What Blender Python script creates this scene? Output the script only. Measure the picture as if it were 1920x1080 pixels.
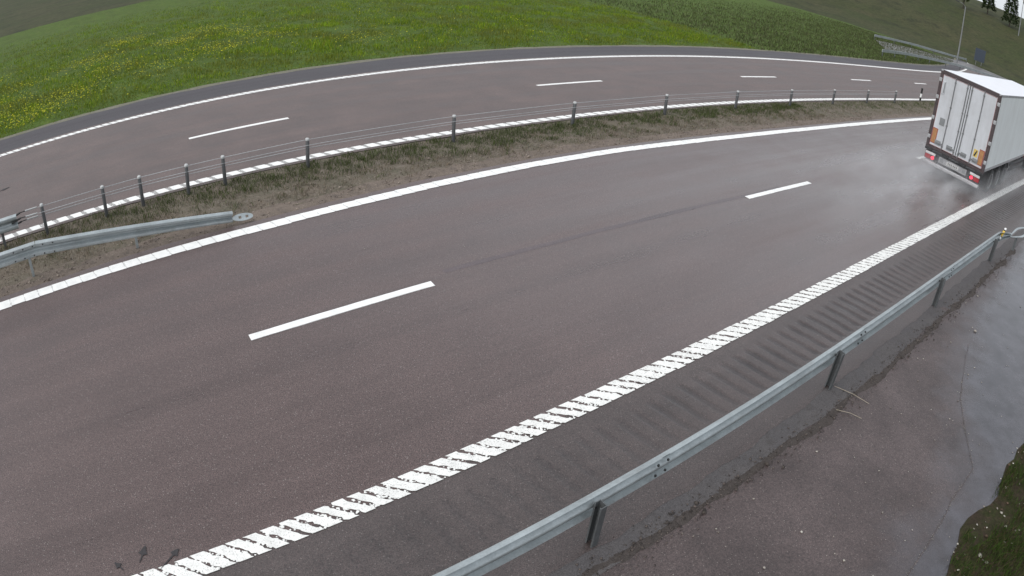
import bpy, math, random
import numpy as np
from mathutils import Matrix, Vector, noise

SC = bpy.context.scene
for o in list(bpy.data.objects):
    bpy.data.objects.remove(o)

# ------------------------------------------------------------------ camera (wide traffic camera with barrel lens)
CAM_H, PITCH, ROLL = 5.7905, 0.53194, 0.081793
cam = bpy.data.cameras.new('traffic_camera')
cam.type = 'PANO'
cam.panorama_type = 'FISHEYE_LENS_POLYNOMIAL'
cam.sensor_fit = 'HORIZONTAL'
cam.sensor_width, cam.sensor_height = 36.0, 20.25
cam.fisheye_fov = math.radians(180)
cam.fisheye_polynomial_k0 = 0.0
cam.fisheye_polynomial_k1 = -4.26619214e-02
cam.fisheye_polynomial_k2 = 3.09161692e-04
cam.fisheye_polynomial_k3 = -3.01375521e-05
cam.fisheye_polynomial_k4 = 5.34268914e-07
cam.clip_start, cam.clip_end = 0.05, 4000
co = bpy.data.objects.new('traffic_camera', cam)
SC.collection.objects.link(co)
_sp, _cp, _s, _c = math.sin(PITCH), math.cos(PITCH), math.sin(ROLL), math.cos(ROLL)
_ex, _up, _fw = Vector((1, 0, 0)), Vector((0, _sp, _cp)), Vector((0, _cp, -_sp))
_R, _U = _c * _ex + _s * _up, -_s * _ex + _c * _up
co.matrix_world = Matrix(((_R.x, _U.x, -_fw.x, 0), (_R.y, _U.y, -_fw.y, 0), (_R.z, _U.z, -_fw.z, CAM_H), (0, 0, 0, 1)))
SC.camera = co

# ------------------------------------------------------------------ sky, sun, exposure
SUN_EL, SUN_AZ = math.radians(48), math.radians(238)     # azimuth clockwise from +Y
w = bpy.data.worlds.new('World'); SC.world = w; w.use_nodes = True
nt = w.node_tree; nt.nodes.clear()
sky = nt.nodes.new('ShaderNodeTexSky'); sky.sky_type = 'NISHITA'; sky.sun_disc = False
sky.sun_elevation = SUN_EL; sky.sun_rotation = SUN_AZ; sky.air_density = 1.0; sky.dust_density = 4.0; sky.ozone_density = 1.0
hs = nt.nodes.new('ShaderNodeHueSaturation'); hs.inputs['Saturation'].default_value = 0.25
bg = nt.nodes.new('ShaderNodeBackground'); bg.inputs['Strength'].default_value = 0.06
cloud = nt.nodes.new('ShaderNodeBackground')           # even overcast layer over the whole dome
cloud.inputs['Color'].default_value = (0.885, 0.935, 1.0, 1); cloud.inputs['Strength'].default_value = 0.62
addw = nt.nodes.new('ShaderNodeAddShader')
ow = nt.nodes.new('ShaderNodeOutputWorld')
nt.links.new(sky.outputs[0], hs.inputs['Color']); nt.links.new(hs.outputs[0], bg.inputs[0])
nt.links.new(bg.outputs[0], addw.inputs[0]); nt.links.new(cloud.outputs[0], addw.inputs[1]); nt.links.new(addw.outputs[0], ow.inputs[0])
sl = bpy.data.lights.new('sun', 'SUN'); sl.energy = 1.1; sl.angle = math.radians(50); sl.color = (1.0, 0.97, 0.93)
so = bpy.data.objects.new('sun', sl); SC.collection.objects.link(so)
_d = Vector((math.sin(SUN_AZ) * math.cos(SUN_EL), math.cos(SUN_AZ) * math.cos(SUN_EL), math.sin(SUN_EL)))
so.rotation_euler = _d.to_track_quat('Z', 'Y').to_euler()
SC.view_settings.view_transform = 'Standard'; SC.view_settings.look = 'None'
SC.view_settings.gamma = 1.0; SC.view_settings.exposure = 0.15; SC.view_settings.use_curve_mapping = False
SC.cycles.max_bounces = 6; SC.cycles.volume_bounces = 1; SC.cycles.use_denoising = True
SC.cycles.volume_step_rate = 1.0

# ------------------------------------------------------------------ road coordinates: s along, d to the left of the near edge line
DS = 0.05
_S = np.arange(-90, 400 + DS / 2, DS); _i0 = int(round(90 / DS))
_k = 0.0039336 - 0.00013335 * np.clip(_S, -25, 70)
_k = np.where(_S > 90, _k * np.clip((150 - _S) / 60, 0, 1), _k)
_K = np.concatenate([[0], np.cumsum((_k[1:] + _k[:-1]) / 2 * DS)]); _TH = 0.891943 + _K - _K[_i0]
_X = np.concatenate([[0], np.cumsum((np.sin(_TH[1:]) + np.sin(_TH[:-1])) / 2 * DS)]); _X -= _X[_i0]
_Y = np.concatenate([[0], np.cumsum((np.cos(_TH[1:]) + np.cos(_TH[:-1])) / 2 * DS)]); _Y = _Y - _Y[_i0] + 6.276868


def theta(s): return float(np.interp(s, _S, _TH))


def P(s, d, z=0.0):
    th = theta(s)
    return (float(np.interp(s, _S, _X)) - math.cos(th) * d, float(np.interp(s, _S, _Y)) + math.sin(th) * d, z)


def Pn(s, d):
    th = np.interp(s, _S, _TH)
    return np.interp(s, _S, _X) - np.cos(th) * d, np.interp(s, _S, _Y) + np.sin(th) * d


def yaw(s):                       # rotation about z that turns local +x into the direction of travel
    return math.pi / 2 - theta(s)


def L3d(s):                       # left edge line of the near carriageway wanders a little
    return float(np.interp(s, [-60, -8, -6.3, -3.4, -0.6, 1.1, 3.2, 5.7, 8.6, 11.45, 14.1, 18.5, 23, 33, 60],
                           [7.2, 7.08, 7.09, 7.14, 7.15, 7.22, 7.34, 7.42, 7.41, 7.28, 7.2, 7.18, 7.24, 7.36, 7.3]))


# ------------------------------------------------------------------ helpers
def link(o, parent=None):
    SC.collection.objects.link(o)
    if parent is not None: o.parent = parent
    return o


def tag(o, label=None, cat=None, group=None, kind=None):
    if label: o['label'] = label
    if cat: o['category'] = cat
    if group: o['group'] = group
    if kind: o['kind'] = kind
    return o


def empty(name, loc=(0, 0, 0), rz=0.0, parent=None):
    o = bpy.data.objects.new(name, None); o.empty_display_size = 0.2
    o.location = loc; o.rotation_euler = (0, 0, rz)
    return link(o, parent)


class MB:
    def __init__(self): self.v, self.f, self.sm = [], [], False

    def add(self, vs, fs):
        n = len(self.v); self.v += [tuple(x) for x in vs]; self.f += [tuple(i + n for i in f) for f in fs]
        return self

    def box(self, x0, x1, y0, y1, z0, z1, b=0.0):
        if b <= 0:
            vs = [(x, y, z) for z in (z0, z1) for x, y in ((x0, y0), (x1, y0), (x1, y1), (x0, y1))]
            return self.add(vs, [(0, 3, 2, 1), (4, 5, 6, 7), (0, 1, 5, 4), (1, 2, 6, 5), (2, 3, 7, 6), (3, 0, 4, 7)])
        # chamfered box: 24 verts
        vs, idx = [], {}
        for sx in (0, 1):
            for sy in (0, 1):
                for sz in (0, 1):
                    X, Y, Z = (x0, x1)[sx], (y0, y1)[sy], (z0, z1)[sz]
                    ix, iy, iz = (b if not sx else -b), (b if not sy else -b), (b if not sz else -b)
                    for a, p in ((0, (X, Y + iy, Z + iz)), (1, (X + ix, Y, Z + iz)), (2, (X + ix, Y + iy, Z))):
                        idx[(sx, sy, sz, a)] = len(vs); vs.append(p)
        fs = []
        for s_ in (0, 1):
            fs.append([idx[(s_, y, z, 0)] for y, z in ((0, 0), (1, 0), (1, 1), (0, 1))][::(1 if s_ else -1)])
            fs.append([idx[(x, s_, z, 1)] for x, z in ((0, 0), (1, 0), (1, 1), (0, 1))][::(-1 if s_ else 1)])
            fs.append([idx[(x, y, s_, 2)] for x, y in ((0, 0), (1, 0), (1, 1), (0, 1))][::(1 if s_ else -1)])
        for a_ in (0, 1):
            for b_ in (0, 1):
                fs.append((idx[(0, a_, b_, 1)], idx[(1, a_, b_, 1)], idx[(1, a_, b_, 2)], idx[(0, a_, b_, 2)]))
                fs.append((idx[(a_, 0, b_, 0)], idx[(a_, 1, b_, 0)], idx[(a_, 1, b_, 2)], idx[(a_, 0, b_, 2)]))
                fs.append((idx[(a_, b_, 0, 0)], idx[(a_, b_, 1, 0)], idx[(a_, b_, 1, 1)], idx[(a_, b_, 0, 1)]))
                for c_ in (0, 1):
                    if a_ == 0: pass
        for sx in (0, 1):
            for sy in (0, 1):
                for sz in (0, 1): fs.append((idx[(sx, sy, sz, 0)], idx[(sx, sy, sz, 1)], idx[(sx, sy, sz, 2)]))
        return self.add(vs, fs)

    def sweep(self, path, prof, closed=True, caps=True, frames=None):
        """prof: 2D points (side, up); path: 3D points; side is to the right-hand of travel (horizontal)."""
        n, m = len(path), (0 if callable(prof) else len(prof)); vs = []
        for i, p in enumerate(path):
            a, b = Vector(path[max(i - 1, 0)]), Vector(path[min(i + 1, n - 1)])
            t = (b - a).normalized()
            side = t.cross(Vector((0, 0, 1)))
            if side.length < 1e-4: side = Vector((1, 0, 0))
            side.normalize(); up = side.cross(t)
            pr = prof(i / (n - 1)) if callable(prof) else prof
            m = len(pr)
            for x, y in pr: vs.append(tuple(Vector(p) + side * x + up * y))
        fs = []
        for i in range(n - 1):
            for j in range(m if closed else m - 1):
                k = (j + 1) % m
                fs.append((i * m + j, i * m + k, (i + 1) * m + k, (i + 1) * m + j))
        if caps and closed:
            fs.append(tuple(range(m))[::-1]); fs.append(tuple((n - 1) * m + j for j in range(m)))
        return self.add(vs, fs)

    def tube(self, path, r, seg=8):
        return self.sweep(path, [(r * math.cos(2 * math.pi * k / seg), r * math.sin(2 * math.pi * k / seg)) for k in range(seg)])

    def lathe(self, prof, axis='y', seg=24, c=(0, 0, 0)):
        """prof: (radius, along)"""
        vs, fs = [], []
        for r, a in prof:
            for k in range(seg):
                q = 2 * math.pi * k / seg; u, v = r * math.cos(q), r * math.sin(q)
                p = (u, a, v) if axis == 'y' else ((u, v, a) if axis == 'z' else (a, u, v))
                vs.append((p[0] + c[0], p[1] + c[1], p[2] + c[2]))
        n = len(prof)
        for i in range(n - 1):
            for k in range(seg):
                fs.append((i * seg + k, i * seg + (k + 1) % seg, (i + 1) * seg + (k + 1) % seg, (i + 1) * seg + k))
        fs.append(tuple(range(seg))); fs.append(tuple((n - 1) * seg + k for k in range(seg))[::-1])
        return self.add(vs, fs)

    def build(self, name, mat, parent=None, smooth=None, fix=True):
        me = bpy.data.meshes.new(name); me.from_pydata(self.v, [], self.f); me.materials.append(mat)
        if fix:
            import bmesh
            bm = bmesh.new(); bm.from_mesh(me); bmesh.ops.recalc_face_normals(bm, faces=bm.faces); bm.to_mesh(me); bm.free()
        if smooth is not None:
            me.shade_smooth()
            me.set_sharp_from_angle(angle=math.radians(smooth))
        return link(bpy.data.objects.new(name, me), parent)


def tri_stuff(name, V, F, mat, col=None, parent=None):
    """V (n,3), F (m,3) arrays, col (n,3) vertex tint"""
    me = bpy.data.meshes.new(name); V = np.ascontiguousarray(V, dtype=np.float32); F = np.ascontiguousarray(F, dtype=np.int32)
    k = F.shape[1]
    me.vertices.add(len(V)); me.vertices.foreach_set('co', V.ravel())
    me.loops.add(F.size); me.loops.foreach_set('vertex_index', F.ravel())
    me.polygons.add(len(F)); me.polygons.foreach_set('loop_start', np.arange(0, F.size, k, dtype=np.int32))
    me.polygons.foreach_set('loop_total', np.full(len(F), k, dtype=np.int32))
    me.update(calc_edges=True)
    if col is not None:
        a = me.attributes.new('tint', 'FLOAT_COLOR', 'POINT')
        c4 = np.ones((len(V), 4), dtype=np.float32); c4[:, :3] = col; a.data.foreach_set('color', c4.ravel())
    me.materials.append(mat)
    return link(bpy.data.objects.new(name, me), parent)


# ------------------------------------------------------------------ materials
class N:
    def __init__(self, name):
        self.m = bpy.data.materials.new(name); self.m.use_nodes = True
        self.t = self.m.node_tree; self.t.nodes.clear()
        self.out = self.t.nodes.new('ShaderNodeOutputMaterial')
        self.b = self.t.nodes.new('ShaderNodeBsdfPrincipled'); self.t.links.new(self.b.outputs[0], self.out.inputs[0])

    def n(self, typ, **kw):
        nd = self.t.nodes.new('ShaderNode' + typ)
        for k, v in kw.items(): setattr(nd, k, v)
        return nd

    def l(self, a, b): self.t.links.new(a, b)

    def setb(self, **kw):
        for k, v in kw.items(): self.b.inputs[k.replace('_', ' ')].default_value = v
        return self

    def coord(self, kind='Object'): return self.n('TexCoord').outputs[kind]

    def mapping(self, src, scale=(1, 1, 1), loc=(0, 0, 0)):
        m = self.n('Mapping'); m.inputs['Scale'].default_value = scale; m.inputs['Location'].default_value = loc
        self.l(src, m.inputs['Vector']); return m.outputs[0]

    def noise(self, src, scale, detail=3, rough=.55):
        t = self.n('TexNoise'); t.inputs['Scale'].default_value = scale; t.inputs['Detail'].default_value = detail
        t.inputs['Roughness'].default_value = rough
        if src is not None: self.l(src, t.inputs['Vector'])
        return t.outputs['Fac']

    def ramp(self, f, a, b, va=0.0, vb=1.0):
        r = self.n('MapRange'); r.inputs['From Min'].default_value = a; r.inputs['From Max'].default_value = b
        r.inputs['To Min'].default_value = va; r.inputs['To Max'].default_value = vb
        self.l(f, r.inputs['Value']); return r.outputs[0]

    def math(self, op, a, b):
        m = self.n('Math', operation=op)
        for i, x in ((0, a), (1, b)):
            if isinstance(x, (int, float)): m.inputs[i].default_value = x
            else: self.l(x, m.inputs[i])
        return m.outputs[0]

    def mix(self, f, a, b, blend='MIX'):
        m = self.n('Mix', data_type='RGBA', blend_type=blend)
        if isinstance(f, (int, float)): m.inputs['Factor'].default_value = f
        else: self.l(f, m.inputs['Factor'])
        for s_, x in ((m.inputs[6], a), (m.inputs[7], b)):
            if isinstance(x, tuple): s_.default_value = (*x, 1) if len(x) == 3 else x
            else: self.l(x, s_)
        return m.outputs[2]

    def scale(self, col, f):                         # colour times a number socket
        m = self.n('VectorMath', operation='SCALE')
        if isinstance(col, tuple):
            m.inputs[0].default_value = col[:3]
        else: self.l(col, m.inputs[0])
        self.l(f, m.inputs['Scale']); return m.outputs[0]

    def bump(self, h, strength=.3, dist=.01):
        b = self.n('Bump'); b.inputs['Strength'].default_value = strength; b.inputs['Distance'].default_value = dist
        self.l(h, b.inputs['Height']); self.l(b.outputs[0], self.b.inputs['Normal'])


def asphalt(name, base, rough=(.34, .55), streak=.25, grain=.8, speck=.25, wet=0.0, blot=.2, spec=.6, sheen=0.0, groove=False, tracks=None):
    m = N(name); ob = m.coord('Object'); uv = m.coord('UV')
    fine = m.noise(ob, 70, 2, .8); med = m.noise(ob, 24, 3, .7); big = m.noise(ob, .7, 4, .6)
    st = m.noise(m.mapping(uv, (.035, 1.6, 1)), 1.0, 4, .6)
    st2 = m.noise(m.mapping(uv, (.25, 7.0, 1), (3, 1, 0)), 1.0, 3, .6)
    g = m.math('ADD', m.ramp(fine, .3, .7, 1 - grain * .8, 1 + grain * .8), m.ramp(med, .3, .7, -grain * .22, grain * .22))
    g = m.math('MULTIPLY', g, m.ramp(big, .3, .7, 1 - blot, 1 + blot))
    g = m.math('MULTIPLY', g, m.ramp(st, .3, .7, 1 - streak, 1 + streak))
    g = m.math('MULTIPLY', g, m.ramp(st2, .3, .7, 1 - streak * .4, 1 + streak * .4))
    trk = None
    if tracks is not None:                           # polished wheel tracks, one pair for each lane
        su = m.n('SeparateXYZ'); m.l(uv, su.inputs[0])
        wv_ = m.math('ADD', su.outputs[1], m.ramp(m.noise(m.mapping(uv, (.05, .0, 1)), 1.0, 2), .3, .7, -.2, .2))
        trk = m.math('COSINE', m.math('MULTIPLY', m.math('SUBTRACT', wv_, tracks), 2 * math.pi / 1.8), 0)
        trk = m.math('MULTIPLY', m.ramp(trk, -.2, 1), m.ramp(m.noise(m.mapping(uv, (.07, .9, 1), (5, 5, 0)), 1.0, 4, .6), .32, .66, .15, 1))
        g = m.math('MULTIPLY', g, m.ramp(trk, 0, 1, 1.04, .91))
    vor = m.n('TexVoronoi'); vor.inputs['Scale'].default_value = 42; m.l(ob, vor.inputs['Vector'])
    sep = m.n('SeparateColor'); m.l(vor.outputs['Color'], sep.inputs[0])
    sp = m.math('MULTIPLY', m.ramp(sep.outputs[0], .86, .93), m.ramp(vor.outputs['Distance'], .36, .22))
    col = m.scale(base, g)
    hue = m.ramp(m.noise(ob, 9, 3, .6), .35, .65)
    col = m.mix(hue, col, m.scale(col, m.math('ADD', .9, 0)), 'MIX')
    warm = tuple(min(1, c) for c in (base[0] * 1.25, base[1] * .95, base[2] * .98))
    col = m.mix(m.math('MULTIPLY', m.ramp(m.noise(ob, 60, 2, .6), .5, .7), .5), col, m.scale(warm, g))
    col = m.mix(m.math('MULTIPLY', sp, speck), col, (.42, .39, .37))
    if groove:                                       # milled grooves are mixed towards a darker base colour
        gv = m.n('Attribute', attribute_name='groove'); col = m.mix(gv.outputs['Fac'], col, m.scale((.030, .026, .027), g))
    m.l(col, m.b.inputs['Base Color'])
    r = m.ramp(st, .3, .7, rough[0], rough[1])
    r = m.math('ADD', r, m.ramp(big, .3, .7, -.05, .05))
    if trk is not None: r = m.math('SUBTRACT', r, m.math('MULTIPLY', trk, .07))
    if wet:
        r = m.math('SUBTRACT', r, m.math('MULTIPLY', m.ramp(m.noise(m.mapping(uv, (.16, .55, 1), (9, 4, 0)), 1.0, 4, .6), .42, .62), wet))
    m.l(r, m.b.inputs['Roughness'])
    if sheen:                                        # water film thickens along the truck's wheel tracks
        sx_ = m.n('SeparateXYZ'); m.l(uv, sx_.inputs[0])
        film = m.math('MULTIPLY', m.ramp(sx_.outputs[0], -2, 13), m.ramp(m.noise(m.mapping(uv, (.09, .45, 1), (2, 7, 0)), 1.0, 4, .6), .3, .66, .35, 1.0))
        film = m.math('MULTIPLY', film, m.ramp(sx_.outputs[1], 7.6, 4.6, .3, 1))
        m.l(m.math('ADD', m.math('MULTIPLY', film, sheen), spec), m.b.inputs['Specular IOR Level'])
        r = m.math('MAXIMUM', m.math('SUBTRACT', r, m.math('MULTIPLY', film, .08)), .27); m.l(r, m.b.inputs['Roughness'])
    else: m.b.inputs['Specular IOR Level'].default_value = spec
    h = m.math('ADD', fine, m.math('MULTIPLY', med, .6))
    m.bump(h, .35, .006)
    return m.m


def simple(name, col, rough=.5, metal=0., var=.08, vscale=6., bump=0., bscale=40., emit=None, spec=.5):
    m = N(name); ob = m.coord('Object')
    nz = m.noise(ob, vscale, 4, .6)
    m.l(m.scale(col, m.ramp(nz, .3, .7, 1 - var, 1 + var)), m.b.inputs['Base Color'])
    m.setb(Metallic=metal); m.b.inputs['Specular IOR Level'].default_value = spec
    m.l(m.ramp(m.noise(ob, vscale * 2.3, 3), .3, .7, max(0, rough - .07), min(1, rough + .07)), m.b.inputs['Roughness'])
    if bump: m.bump(m.noise(ob, bscale, 3), bump, .004)
    if emit:
        m.b.inputs['Emission Color'].default_value = (*emit[:3], 1); m.b.inputs['Emission Strength'].default_value = emit[3]
    return m.m


def tinted(name, rough=.6, trans=.25):
    m = N(name); a = m.n('Attribute', attribute_name='tint')
    m.l(a.outputs['Color'], m.b.inputs['Base Color']); m.setb(Roughness=rough)
    m.b.inputs['Specular IOR Level'].default_value = .1
    if trans:
        t = m.n('BsdfTranslucent'); m.l(a.outputs['Color'], t.inputs['Color'])
        x = m.n('MixShader'); x.inputs[0].default_value = trans
        m.l(m.b.outputs[0], x.inputs[1]); m.l(t.outputs[0], x.inputs[2]); m.l(x.outputs[0], m.out.inputs[0])
    return m.m


def galvanised(name, col=(.40, .44, .45), rough=.42):
    m = N(name); ob = m.coord('Object')
    v = m.n('TexVoronoi'); v.inputs['Scale'].default_value = 55; m.l(ob, v.inputs['Vector'])
    sep = m.n('SeparateColor'); m.l(v.outputs['Color'], sep.inputs[0])
    f = m.math('MULTIPLY', m.ramp(sep.outputs[0], 0, 1, .93, 1.07), m.ramp(m.noise(ob, 2.2, 5, .65), .3, .7, .8, 1.15))
    st = m.noise(m.mapping(ob, (1.5, 1.5, 22)), 1, 4, .6)
    c = m.mix(m.math('MULTIPLY', m.ramp(st, .55, .72), .35), m.scale(col, f), (.17, .16, .15))
    m.l(c, m.b.inputs['Base Color']); m.setb(Metallic=.55)
    m.l(m.ramp(m.noise(ob, 7, 3), .3, .7, rough - .08, rough + .12), m.b.inputs['Roughness'])
    return m.m


def paint(name, col=(.82, .82, .80), worn=.5):
    m = N(name)
    geo = m.n('NewGeometry'); pos = geo.outputs['Position']
    d = m.math('MULTIPLY', m.ramp(m.noise(pos, 48, 5, .8), .54, .66), worn)
    d2 = m.math('MULTIPLY', m.ramp(m.noise(pos, 95, 2, .6), .60, .72), worn)
    big = m.ramp(m.noise(pos, 1.1, 3), .4, .62)
    d = m.math('MULTIPLY', d, m.math('ADD', m.math('MULTIPLY', big, .7), .45))
    c = m.mix(d, m.scale(col, m.ramp(m.noise(pos, 5, 4), .3, .7, .88, 1.06)), (.15, .14, .14))
    c = m.mix(d2, c, (.26, .25, .24))
    m.l(c, m.b.inputs['Base Color']); m.setb(Roughness=.5)
    m.bump(m.noise(pos, 60, 3), .4, .004)
    return m.m


def soil(name, a, b, c=None, s1=1.3, s2=14, rough=.8, bump=.6):
    m = N(name); ob = m.coord('Object')
    f = m.ramp(m.noise(ob, s1, 5, .65), .38, .62); g = m.noise(ob, s2, 4, .7)
    col = m.mix(f, a, b)
    if c: col = m.mix(m.ramp(m.noise(ob, s1 * 3.1, 4, .6), .5, .7), col, c)
    col = m.scale(col, m.ramp(g, .3, .7, .65, 1.35))
    m.l(col, m.b.inputs['Base Color']); m.setb(Roughness=rough); m.b.inputs['Specular IOR Level'].default_value = .12; m.bump(g, bump, .03)
    return m.m


M = {}
M['road'] = asphalt('near_asphalt', (.103, .077, .073), rough=(.34, .5), wet=.06, streak=.12, blot=.09, grain=1.05, speck=.4, spec=.42, sheen=1.3, tracks=.88)
M['road_far'] = asphalt('far_asphalt', (.112, .087, .081), rough=(.5, .64), wet=.0, streak=.16, grain=1.0, spec=.45, tracks=11.5)
M['shoulder'] = asphalt('shoulder_asphalt', (.072, .058, .055), rough=(.32, .48), wet=.08, streak=.12, groove=True)
M['shoulder_far'] = asphalt('far_shoulder_asphalt', (.046, .041, .047), rough=(.5, .64), streak=.1, spec=.4)
M['paint'] = paint('road_paint', (.86, .86, .84), .3)
M['paint_worn'] = paint('worn_road_paint', (.36, .35, .34), .7)
M['paint_near'] = paint('near_road_paint', (.84, .84, .81), .95)
M['galv'] = galvanised('galvanised_steel')
M['galv_dark'] = galvanised('weathered_steel', (.16, .17, .175), .5)
M['bolt'] = simple('bolt_steel', (.05, .05, .05), .5, .6)
M['cable'] = simple('cable_steel', (.46, .47, .48), .45, .2)
M['blade'] = tinted('grass_blade')
M['petal'] = tinted('flower_petal', .6, .3)
M['stone'] = tinted('stone', .7, 0)
M['gravel'] = soil('median_gravel', (.165, .135, .112), (.19, .155, .13), (.12, .10, .088), 1.6, 40)
M['median'] = soil('median_soil', (.15, .125, .10), (.115, .105, .078), (.17, .145, .12), 1.4, 18)
M['field'] = soil('field_ground', (.070, .115, .018), (.055, .085, .016), (.09, .12, .025), .5, 9)
M['far_ground'] = soil('far_grassland', (.040, .050, .018), (.055, .055, .026), (.030, .034, .016), .08, 1.5)
M['verge'] = soil('verge_soil', (.035, .026, .018), (.03, .034, .012), (.05, .036, .025), 2.5, 22)


# ------------------------------------------------------------------ the setting
def strip(name, s0, s1, d0, d1, z, mat, ns=.5, nd=1, jit=(0, 0), zf=None, seed=0, kind='structure', label=None):
    """sheet between d0 and d1 (numbers or functions of s), UV = (s, d)"""
    n = max(2, int((s1 - s0) / ns) + 1); S = np.linspace(s0, s1, n)
    V, UV = [], []
    for s in S:
        a = d0(s) if callable(d0) else d0; b = d1(s) if callable(d1) else d1
        a += jit[0] * (noise.fractal((s * .9, seed, 1.3), 1, 2, 4)); b += jit[1] * (noise.fractal((s * .9, seed, 7.7), 1, 2, 4))
        for j in range(nd + 1):
            d = a + (b - a) * j / nd
            x, y, _ = P(s, d)
            V.append((x, y, z if zf is None else zf(s, d, x, y))); UV.append((s, d))
    F = [(i * (nd + 1) + j, (i + 1) * (nd + 1) + j, (i + 1) * (nd + 1) + j + 1, i * (nd + 1) + j + 1) for i in range(n - 1) for j in range(nd)]
    me = bpy.data.meshes.new(name); me.from_pydata(V, [], F); me.materials.append(mat)
    ul = me.uv_layers.new(name='UVMap')
    li = np.zeros(len(me.loops), dtype=np.int32); me.loops.foreach_get('vertex_index', li)
    ul.data.foreach_set('uv', np.array(UV, dtype=np.float32)[li].ravel())
    if zf is not None: me.shade_smooth()
    o = link(bpy.data.objects.new(name, me)); tag(o, label, None, None, kind)
    return o


# big ground sheet to the horizon, rising into a wooded bank far right
GV, GF = [], []
R_ = [0, 12, 25, 40, 60, 80, 100, 120, 140, 170, 210, 300, 500, 900, 2000]; NA = 96


def bank(x, y):
    r = math.hypot(x, y); az = math.degrees(math.atan2(x, y))
    rise = max(0, min(1, (r - 118) / 90)); rise = rise * rise * (3 - 2 * rise)
    return rise * 16 * max(0, min(1, (az + 5) / 30)) - .10


for r in R_:
    for k in range(NA):
        a = 2 * math.pi * k / NA; x, y = r * math.sin(a), r * math.cos(a); GV.append((x, y, bank(x, y)))
for i in range(len(R_) - 1):
    for k in range(NA): GF.append((i * NA + k, i * NA + (k + 1) % NA, (i + 1) * NA + (k + 1) % NA, (i + 1) * NA + k))
gm = MB(); gm.add(GV, GF); go = gm.build('ground', M['far_ground'], fix=False); go.data.shade_smooth()
tag(go, 'wide grassland that carries the roads and rises to a bank far behind', kind='structure')

ROAD_EDGE = lambda s: L3d(s) + .36
strip('road', -40, 150, -.2, ROAD_EDGE, 0.0, M['road'], .5, 6, jit=(0, .05), label='near wet reddish brown carriageway with two lanes')
# shoulder with milled rumble grooves as real relief
RUM0, RUM_P = 0.02, .325


def rumble(s, d):
    """0..1 depth of the milled grooves"""
    if d > -.56 or d < -1.44: return 0.0
    q = ((s + (d + 1) * .12 + .02 * noise.noise((s * .8, d * 3, 1))) / RUM_P) % 1.0
    e = max(0, min(1, (-.56 - d) / .08, (d + 1.44) / .08))
    wob = .8 + .5 * noise.noise((s * 1.3, d * 2.5, 3))
    t_ = max(0, 1 - abs(q - .5) / .24)
    return min(1, t_ * 2.2) * e * max(.25, min(1, wob)) * float(np.interp(s, [-3, 1.5, 4.5, 9, 14], [.22, .45, .95, .95, .7]))


def shoulder_mesh():
    ds = [-.2, -.54, -.58, -.62, -.7, -.82, -.95, -1.08, -1.2, -1.3, -1.37, -1.42, -1.46, -1.75, -1.92, -2.06]
    S = np.concatenate([np.arange(-40, -6, .5), np.arange(-6, 26, .025), np.arange(26, 150, .5)])
    V, UV, GR = [], [], []
    for s in S:
        for d in ds:
            dd = d + (.07 * noise.fractal((s * 1.2, 4.2, 0), 1, 2, 4) if d == ds[-1] else 0)
            g_ = rumble(s, dd) if -6 < s < 26 else 0.0
            x, y, _ = P(s, dd); V.append((x, y, -.002 - .026 * g_)); UV.append((s, dd)); GR.append(g_ * .75)
    m_ = len(ds); F = [(i * m_ + j, i * m_ + j + 1, (i + 1) * m_ + j + 1, (i + 1) * m_ + j) for i in range(len(S) - 1) for j in range(m_ - 1)]
    me = bpy.data.meshes.new('road_shoulder'); me.from_pydata(V, [], F); me.materials.append(M['shoulder'])
    ul = me.uv_layers.new(name='UVMap'); li = np.zeros(len(me.loops), dtype=np.int32); me.loops.foreach_get('vertex_index', li)
    ul.data.foreach_set('uv', np.array(UV, dtype=np.float32)[li].ravel()); me.shade_smooth()
    me.flip_normals()
    me.attributes.new('groove', 'FLOAT', 'POINT').data.foreach_set('value', np.array(GR, dtype=np.float32))
    o = link(bpy.data.objects.new('road_shoulder', me))
    tag(o, 'dark shoulder with milled rumble grooves beside the near guardrail', kind='structure')


shoulder_mesh()
strip('road', -45, 200, lambda s: 10.22, 18.62, 0.0, M['road_far'], .5, 5, jit=(.05, 0), seed=3, label='far carriageway with two lanes beyond the cable barrier')
strip('road_shoulder', -45, 200, 18.62, 20.55, -.003, M['shoulder_far'], .5, 2, jit=(0, .10), seed=5, label='dark asphalt shoulder of the far carriageway beside the meadow')


def median_z(s, d, x, y):
    e = min(1, max(0, (d - ROAD_EDGE(s)) / .35), max(0, (10.25 - d) / .25))
    return -.02 + e * (.05 * noise.fractal((x * 1.1, y * 1.1, 0), 1, 2, 4) + .015 * noise.noise((x * 6, y * 6, 2)))


strip('median_gravel', -45, 150, lambda s: ROAD_EDGE(s) - .1, lambda s: ROAD_EDGE(s) + .5, -.012, M['gravel'], .3, 8, jit=(0, .12), seed=11,
      zf=lambda s, d, x, y: median_z(s, d, x, y) + .006, label='bare brown gravel strip along the near carriageway')
strip('median', -45, 150, lambda s: ROAD_EDGE(s) + .15, 10.27, -.02, M['median'], .25, 14, zf=median_z, label='grassy soil median between the carriageways')


def field_z(s, d, x, y):
    e = min(1, max(0, (d - 20.7) / 1.5))
    return -.06 + e * (.08 * noise.fractal((x * .35, y * .35, 0), 1, 2, 4) + .02)


strip('meadow', -60, 110, 20.4, 70, 0, M['field'], 1.0, 30, zf=field_z, label='green meadow sloping beside the far carriageway')
M['pale_edge'] = soil('pale_gravel', (.20, .19, .155), (.17, .165, .12), (.14, .135, .11), 1.2, 40)
strip('meadow_edge', -45, 120, 20.35, 20.98, -.02, M['pale_edge'], .4, 2, jit=(0, .12), seed=21, label='thin gravel edge between far shoulder and meadow')


# service area on the near right
def svc_z(s, d, x, y): return -.008 + .006 * noise.noise((x * .8, y * .8, 5))


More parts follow.
